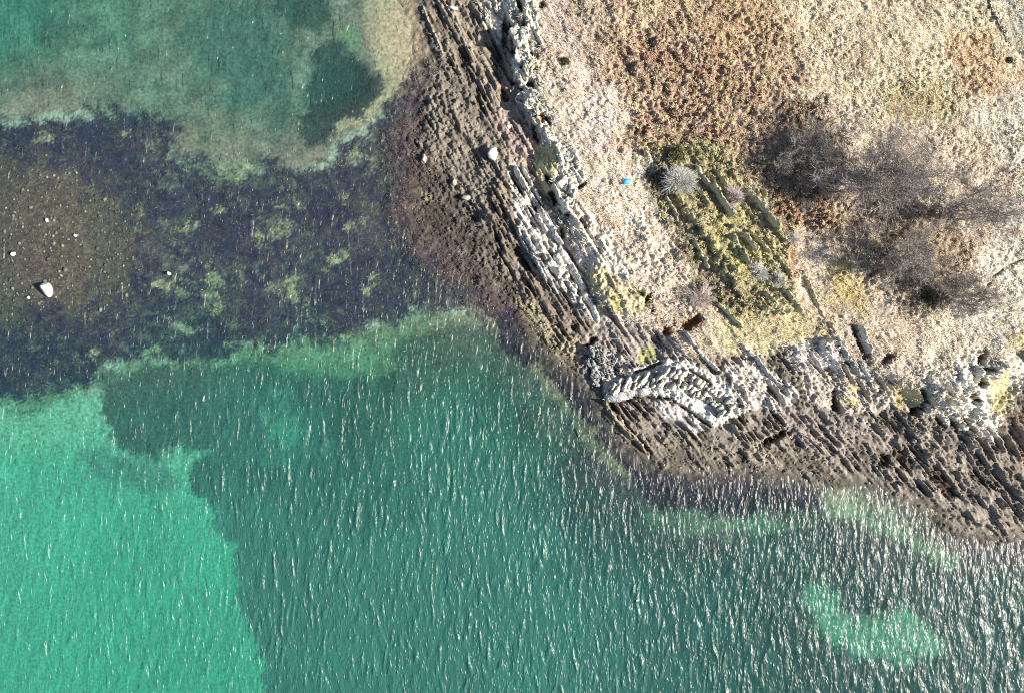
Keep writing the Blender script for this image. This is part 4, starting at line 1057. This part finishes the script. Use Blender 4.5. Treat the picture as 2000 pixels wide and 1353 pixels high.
CB = 'pale blocks along the low cliff'
for i, (px, py, rx, ry, a, lab) in enumerate([
    (1007, 27, 0.7, 1.0, 15, 'topmost pale cliff block beside a black cleft'),
    (1014, 70, 0.95, 1.05, 10, 'large white cliff block just below the dark red cleft'),
    (1023, 108, 0.8, 1.25, 20, 'long pale cliff block under the large white one'),
    (1031, 137, 0.55, 0.95, 15, 'narrow pale cliff block above the olive hollow'),
    (1023, 156, 0.55, 0.55, 0, 'small pale cliff block left of the olive hollow'),
    (1041, 62, 0.75, 1.1, 15, 'rounded cliff block on the grass side of the large white one'),
    (1050, 92, 0.6, 0.7, 0, 'cliff block with a notched edge next to the black gap'),
    (1003, 172, 0.5, 0.4, 30, 'low cliff block at the foot of the olive hollow'),
    (1019, 194, 0.85, 0.6, -30, 'slanting pale block below the low cliff block'),
    (948, 27, 0.7, 1.0, 25, 'white crumbling block on the striped top left beds'),
    (974, 14, 0.5, 0.6, 0, 'cream block near the top edge left of the cleft'),
    (1037, 208, 0.95, 0.55, -25, 'pale slanting block just above the orange nook'),
    (1075, 256, 0.75, 1.25, 28, 'broad pale block right below the orange nook'),
    (1046, 232, 0.4, 0.8, 25, 'narrow pale block left of the orange nook'),
    (1111, 300, 0.9, 0.8, 0, 'cracked grey block right of the yellow moss'),
    (1110, 362, 1.15, 0.95, 20, 'big cream block left of the black slot'),
    (1103, 322, 0.7, 0.6, 0, 'cracked block directly under the cracked grey one'),
    (1120, 395, 0.8, 0.7, 10, 'cream block beneath the black slot'),
    (1102, 432, 0.6, 0.8, 25, 'pale block between two small black holes')]):
    V, F = block_mesh(rx * 0.92, ry * 0.92, 0.30, 60 + i, math.radians(a))
    o = mesh_obj('cliff_block', V, F, M_cream if i != 14 else M_grey); o.location = at(px, py)
    tag(o, lab, 'rock', CB)

RB = 'boulders left of the ribbed fold'
for i, (px, py, rx, ry, a, lab) in enumerate([
    (1158, 684, 0.5, 0.75, 35, 'grey boulder at the top of the pile left of the fold'),
    (1170, 698, 0.5, 0.6, 20, 'second grey boulder down in the pile left of the fold'),
    (1182, 708, 0.45, 0.7, 25, 'pale boulder in the middle of the pile left of the fold'),
    (1196, 702, 0.55, 0.75, 30, 'large dark boulder nearest the mossy rubble'),
    (1162, 735, 0.6, 0.85, 25, 'big speckled boulder by the water in the pile'),
    (1178, 728, 0.4, 0.4, 0, 'small boulder right of the big speckled one'),
    (1164, 748, 0.4, 0.35, 0, 'lowest pale boulder of the pile at the water edge'),
    (1214, 727, 0.28, 0.5, 20, 'white upright stone touching the ribbed fold'),
    (1150, 704, 0.45, 0.5, 10, 'dark boulder on the seaward side of the pile'),
    (1200, 728, 0.3, 0.3, 0, 'small dark boulder beside the white upright stone')]):
    V, F = block_mesh(rx, ry, 0.55, 90 + i, math.radians(a))
    o = mesh_obj('pile_boulder', V, F, M_cream if i in (2, 6, 7) else M_grey); o.location = at(px, py)
    tag(o, lab, 'boulder', RB)

# ribbed fold: one outcrop, every rib a part
root = empty('ribbed_outcrop', at(1300, 745))
tag(root, 'white ribbed rock fold like a spine above the brown platform', 'rock outcrop')
spine = [(1188, 762), (1212, 752), (1240, 744), (1270, 738), (1300, 736), (1330, 742), (1360, 755), (1388, 772), (1412, 790), (1428, 806)]
sp_a = np.array(spine, float)
sp_l = np.concatenate([[0], np.cumsum(np.linalg.norm(np.diff(sp_a, axis=0), axis=1))])
rr = np.random.default_rng(17)
s = 2.0; k = 0
rib_items = []
while s < sp_l[-1]:
    t = s / sp_l[-1]
    cx = np.interp(s, sp_l, sp_a[:, 0]); cy = np.interp(s, sp_l, sp_a[:, 1])
    ang = math.radians(-70 + 12 * math.sin(t * 3) + 22 * t + rr.uniform(-7, 7))
    half = (14 + 10 * math.sin(min(1, t * 1.6) * math.pi * 0.75)) * rr.uniform(0.8, 1.12)
    pieces = 1 if t < 0.45 else 2
    for j in range(pieces):
        f0, f1 = (-1, 1) if pieces == 1 else ((-1, -0.05) if j == 0 else (0.08, 1))
        f0 += rr.uniform(-0.1, 0.2); f1 += rr.uniform(-0.25, 0.1)
        dx, dy = math.cos(ang), math.sin(ang)
        bowx = rr.uniform(-2.5, 2.5)
        ln_ = [(cx - dx * half * -f + bowx * (1 - f * f), cy - dy * half * -f) for f in np.linspace(f0, f1, 4)]
        rib_items.append((ln_, rr.uniform(0.34, 0.52), rr.uniform(0.55, 0.9)))
    s += rr.uniform(6.5, 10.5)
for i, (ln_, wv, uv) in enumerate(rib_items):
    V, F, b = ledge_mesh(ln_, wv, uv, 300 + i, seg=0.14)
    o = mesh_obj('rib', V, F, M_cream if i % 5 else M_grey, parent=root)
    o.location = b - root.location
# smooth grey-blue flank at its seaward end
V, F, b = ledge_mesh([(1180, 776), (1205, 775), (1232, 768), (1262, 762)], 0.8, 0.5, 777)
o = mesh_obj('flank', V, F, M_grey, parent=root); o.location = b - root.location

# ------------------------------------------------------------------ trees and bushes
def tubes(segs, sides=3):
    A = np.array([s_[0] for s_ in segs]); B = np.array([s_[1] for s_ in segs]); ra = np.array([s_[2] for s_ in segs]); rb = np.array([s_[3] for s_ in segs])
    d = B - A; d /= np.linalg.norm(d, axis=1, keepdims=True) + 1e-9
    ref = np.where(np.abs(d[:, 2:3]) > 0.9, np.array([[1.0, 0, 0]]), np.array([[0, 0, 1.0]]))
    e1 = np.cross(d, ref); e1 /= np.linalg.norm(e1, axis=1, keepdims=True) + 1e-9
    e2 = np.cross(d, e1)
    n = len(segs); V = np.empty((n, 2 * sides, 3))
    for k_ in range(sides):
        a = 2 * math.pi * k_ / sides
        off = e1 * math.cos(a) + e2 * math.sin(a)
        V[:, k_] = A + off * ra[:, None]; V[:, sides + k_] = B + off * rb[:, None]
    F = []
    for k_ in range(sides):
        k2 = (k_ + 1) % sides
        F += [(k_, k2, sides + k2), (k_, sides + k2, sides + k_)]
    F = np.array(F)[None] + (np.arange(n) * 2 * sides)[:, None, None]
    return V.reshape(-1, 3), F.reshape(-1, 3)


def ribbons(segs, seed):
    A = np.array([s_[0] for s_ in segs]); B = np.array([s_[1] for s_ in segs]); ra = np.array([s_[2] for s_ in segs]); rb = np.array([s_[3] for s_ in segs])
    d = B - A; d /= np.linalg.norm(d, axis=1, keepdims=True) + 1e-9
    e = np.cross(d, np.random.default_rng(seed).normal(0, 1, A.shape)); e /= np.linalg.norm(e, axis=1, keepdims=True) + 1e-9
    V = np.stack([A - e * ra[:, None], A + e * ra[:, None], B + e * rb[:, None], B - e * rb[:, None]], 1).reshape(-1, 3)
    k_ = np.arange(len(segs))[:, None] * 4
    return V, k_ + np.array([[0, 1, 2, 3]])


def bare_tree(name, label, px, py, height, spread, seed, stems=6, group=None, twigs=3, lean=(0, 0)):
    r = np.random.default_rng(seed)
    base = at(px, py)
    wood = []; fine = []

    def grow(p, d, length, rad, lev):
        nseg = 4 if lev < 2 else 3
        pts = [p]
        for i in range(nseg):
            d = d + r.normal(0, 0.13, 3); d[2] += 0.05 if lev < 2 else 0.02; d /= np.linalg.norm(d)
            q = p + d * length / nseg
            r0 = rad * (1 - 0.55 * i / nseg); r1 = rad * (1 - 0.55 * (i + 1) / nseg)
            (wood if lev < 2 else fine).append((p, q, r0, r1))
            p = q; pts.append(p)
        if lev >= 4:
            return
        nb = [8, 6, 6, twigs + 4][lev]
        for i in range(nb):
            f = r.uniform(0.25, 1.0) * nseg; i0 = min(nseg - 1, int(f)); q = pts[i0] + (pts[i0 + 1] - pts[i0]) * (f - i0)
            nd = d + r.normal(0, 0.62, 3); nd[2] += 0.12; nd /= np.linalg.norm(nd)
            grow(q, nd, length * r.uniform(0.42, 0.66), max(0.0125, rad * 0.42), lev + 1)

    for s_ in range(stems):
        a = 2 * math.pi * (s_ + r.uniform(-0.3, 0.3)) / stems
        tilt = r.uniform(0.35, 1.0) * spread / height
        d = np.array([math.cos(a) * tilt + lean[0], math.sin(a) * tilt + lean[1], 1.0]); d /= np.linalg.norm(d)
        grow(np.array([math.cos(a) * 0.2, math.sin(a) * 0.2, -0.25]), d, height * r.uniform(0.5, 0.7), 0.085, 0)
    root = empty(name, base)
    tag(root, label, 'tree', group)
    V, F = tubes(wood, 5); mesh_obj('trunk', V, F, M_bark, parent=root)
    V, F = ribbons(fine, seed); mesh_obj('crown', V, F, M_twig, parent=root)
    return root


TG = 'bare trees on the headland'
bare_tree('bare_tree', 'largest bare tree, upper left of the grove with pale forked stems', 1692, 365, 8.4, 5.4, 201, 8, TG, 2)
bare_tree('bare_tree', 'bare tree on the right of the grove with stems fanning from its foot', 1858, 412, 6.0, 3.9, 202, 5, TG, 2)
bare_tree('bare_tree', 'dense brown bare tree in the lower middle of the grove', 1750, 512, 5.4, 4.8, 203, 6, TG, 2)
bare_tree('bare_tree', 'low bare tree at the bottom right of the grove near pale grass', 1848, 580, 4.8, 3.9, 204, 5, TG, 2)
bare_tree('bare_tree', 'smaller bare tree at the left end of the grove above dark heather', 1566, 316, 4.4, 3.9, 205, 5, TG, 2)


def bush(name, label, px, py, rad, mat, seed, n=420, group=None, tw=0.012, dome=0.75):
    r = np.random.default_rng(seed); base = at(px, py); stem = []; tw_ = []
    for i in range(n):
        a = r.uniform(0, 6.283); el = math.acos(r.uniform(0.05, 1.0))
        d = np.array([math.cos(a) * math.sin(el), math.sin(a) * math.sin(el), math.cos(el) * dome + 0.1])
        gap = 0.32 + 1.1 * float(vnoise(a * 1.4 + seed, el * 2.0, seed)); l0 = rad * gap * r.uniform(0.3, 0.6); p = r.normal(0, 0.06, 3) * rad; p[2] = -0.05
        m = p + d * l0
        if i % 6 == 0:
            stem.append((p, m, tw * 2.2, tw * 1.4))
        for _ in range(3):
            d2 = d + r.normal(0, 0.28, 3); d2 /= np.linalg.norm(d2)
            q = m + d2 * rad * gap * r.uniform(0.2, 0.65)
            tw_.append((m, q, tw, tw * 0.6))
            for _ in range(2):
                d3 = d2 + r.normal(0, 0.4, 3); d3 /= np.linalg.norm(d3)
                tw_.append((m + (q - m) * r.uniform(0.3, 0.9), q + d3 * rad * r.uniform(0.05, 0.2), tw * 0.8, tw * 0.4))
    root = empty(name, base); tag(root, label, 'bush', group)
    V, F = tubes(stem, 4); mesh_obj('stem', V, F, mat, parent=root)
    V, F = tubes(tw_, 3); mesh_obj('twigs', V, F, mat, parent=root)
    return root


BG = 'leafless bushes'
bush('bush', 'silvery spiky round bush at the top of the mossy strip', 1322, 358, 1.55, M_silver, 211, 520, BG, 0.013)
bush('bush', 'pinkish white round bush right of the dark sided rock wall', 1427, 392, 1.05, M_pinkish, 212, 260, BG, 0.012)
bush('bush', 'grey bush with thick pale twigs among the lower rock walls', 1474, 533, 1.05, M_silver, 213, 180, BG, 0.016)
bush('bush', 'small pale bush right beside the grey thick twigged bush', 1513, 550, 0.8, M_silver, 214, 170, BG, 0.010)
bush('bush', 'hazy whitish bush above and left of the mossy wall by the pit', 1368, 582, 1.2, M_pinkish, 215, 190, BG, 0.009)
bush('bush', 'small pale bush at the right edge of the strip near orange bracken', 1546, 466, 0.8, M_silver, 216, 130, BG, 0.010)
bush('bush', 'pale bush low between the tree grove and the bracken at its left', 1572, 402, 0.7, M_silver, 217, 110, BG, 0.010)


def leafy(name, label, px, py, rad, mat, seed, n=500, cat='shrub', group=None):
    r = np.random.default_rng(seed); base = at(px, py)
    P = np.zeros((1, 3)); global rng
    d = r.normal(0, 1, (n, 3)); d /= np.linalg.norm(d, axis=1, keepdims=True); d[:, 2] = np.abs(d[:, 2]) * 0.8
    c0 = d * rad * r.uniform(0.4, 1.05, (n, 1))
    a = r.normal(0, 1, (n, 3)) * 0.07; b = r.normal(0, 1, (n, 3)) * 0.07
    V = np.stack([c0 + a, c0 + b, c0 - (a + b) * 0.6], 1).reshape(-1, 3); F = np.arange(3 * n).reshape(-1, 3)
    root = empty(name, base); tag(root, label, cat, group)
    mesh_obj('foliage', V, F, mat, parent=root)
    segs = [(np.array([0, 0, -0.1]), c0[i] * 0.8, 0.014, 0.006) for i in range(0, n, 16)]
    V, F = tubes(segs, 4); mesh_obj('stem', V, F, M_bark, parent=root)
    return root


LG = 'small leafy shrubs'
leafy('shrub', 'small round olive shrub alone on the pale grass near the cliff', 1104, 121, 0.42, M_olive, 221, 420, group=LG)
leafy('shrub', 'dark olive shrub above the silvery spiky bush', 1318, 306, 0.9, M_olive, 222, 700, group=LG)
leafy('shrub', 'dark olive shrub hugging the left side of the silvery spiky bush', 1280, 350, 1.0, M_olive, 223, 600, group=LG)
leafy('shrub', 'dark shrub at the bottom of the tree grove', 1812, 582, 0.8, M_olive, 224, 600, group=LG)
leafy('shrub', 'dark shrub on open grass near the upper right corner', 1968, 120, 0.32, M_olive, 225, 380, group=LG)

# ------------------------------------------------------------------ blue tub on the grass
def tub(px, py):
    root = empty('plastic_tub', at(px, py, 0.05)); root.rotation_euler = (0.25, -0.18, math.radians(12))
    tag(root, 'bright blue plastic tub lying tilted on the dry grass', 'tub')
    def ring(w, d_, z, n=8, rc=0.06):
        out = []
        for sx, sy, a0 in ((1, 1, 0), (-1, 1, 90), (-1, -1, 180), (1, -1, 270)):
            for t in np.linspace(0, 90, 4):
                a = math.radians(a0 + t); out.append((sx * (w - rc) + rc * math.cos(a), sy * (d_ - rc) + rc * math.sin(a), z))
        return out
    rings = [ring(.24, .16, 0.30), ring(.25, .17, 0.28), ring(.30, .22, 0.0), ring(.34, .26, 0.0), ring(.34, .26, -0.03), ring(.28, .20, -0.03), ring(.235, .155, 0.26)]
    n = len(rings[0]); V = [p for r_ in rings for p in r_]
    F = []
    for i in range(len(rings) - 1):
        for k_ in range(n):
            a = i * n + k_; b = i * n + (k_ + 1) % n; c = (i + 1) * n + (k_ + 1) % n; d_ = (i + 1) * n + k_
            F += [(a, b, c), (a, c, d_)]
    F += [(0, k_ + 1, k_) for k_ in range(1, n - 1)]
    m = len(rings) - 1
    F += [(m * n, m * n + k_, m * n + k_ + 1) for k_ in range(1, n - 1)]
    mesh_obj('shell', np.array(V), np.array(F), M_blue, parent=root)
    for sx in (-1, 1):
        hs = [(np.array([sx * .34, -.09, -.01]), np.array([sx * .40, -.07, 0.0]), .014, .014), (np.array([sx * .40, -.07, 0.0]), np.array([sx * .40, .07, 0.0]), .014, .014), (np.array([sx * .40, .07, 0.0]), np.array([sx * .34, .09, -.01]), .014, .014)]
        V2, F2 = tubes(hs, 6); mesh_obj('handle', V2, F2, M_blue, parent=root)
tub(1222, 357)
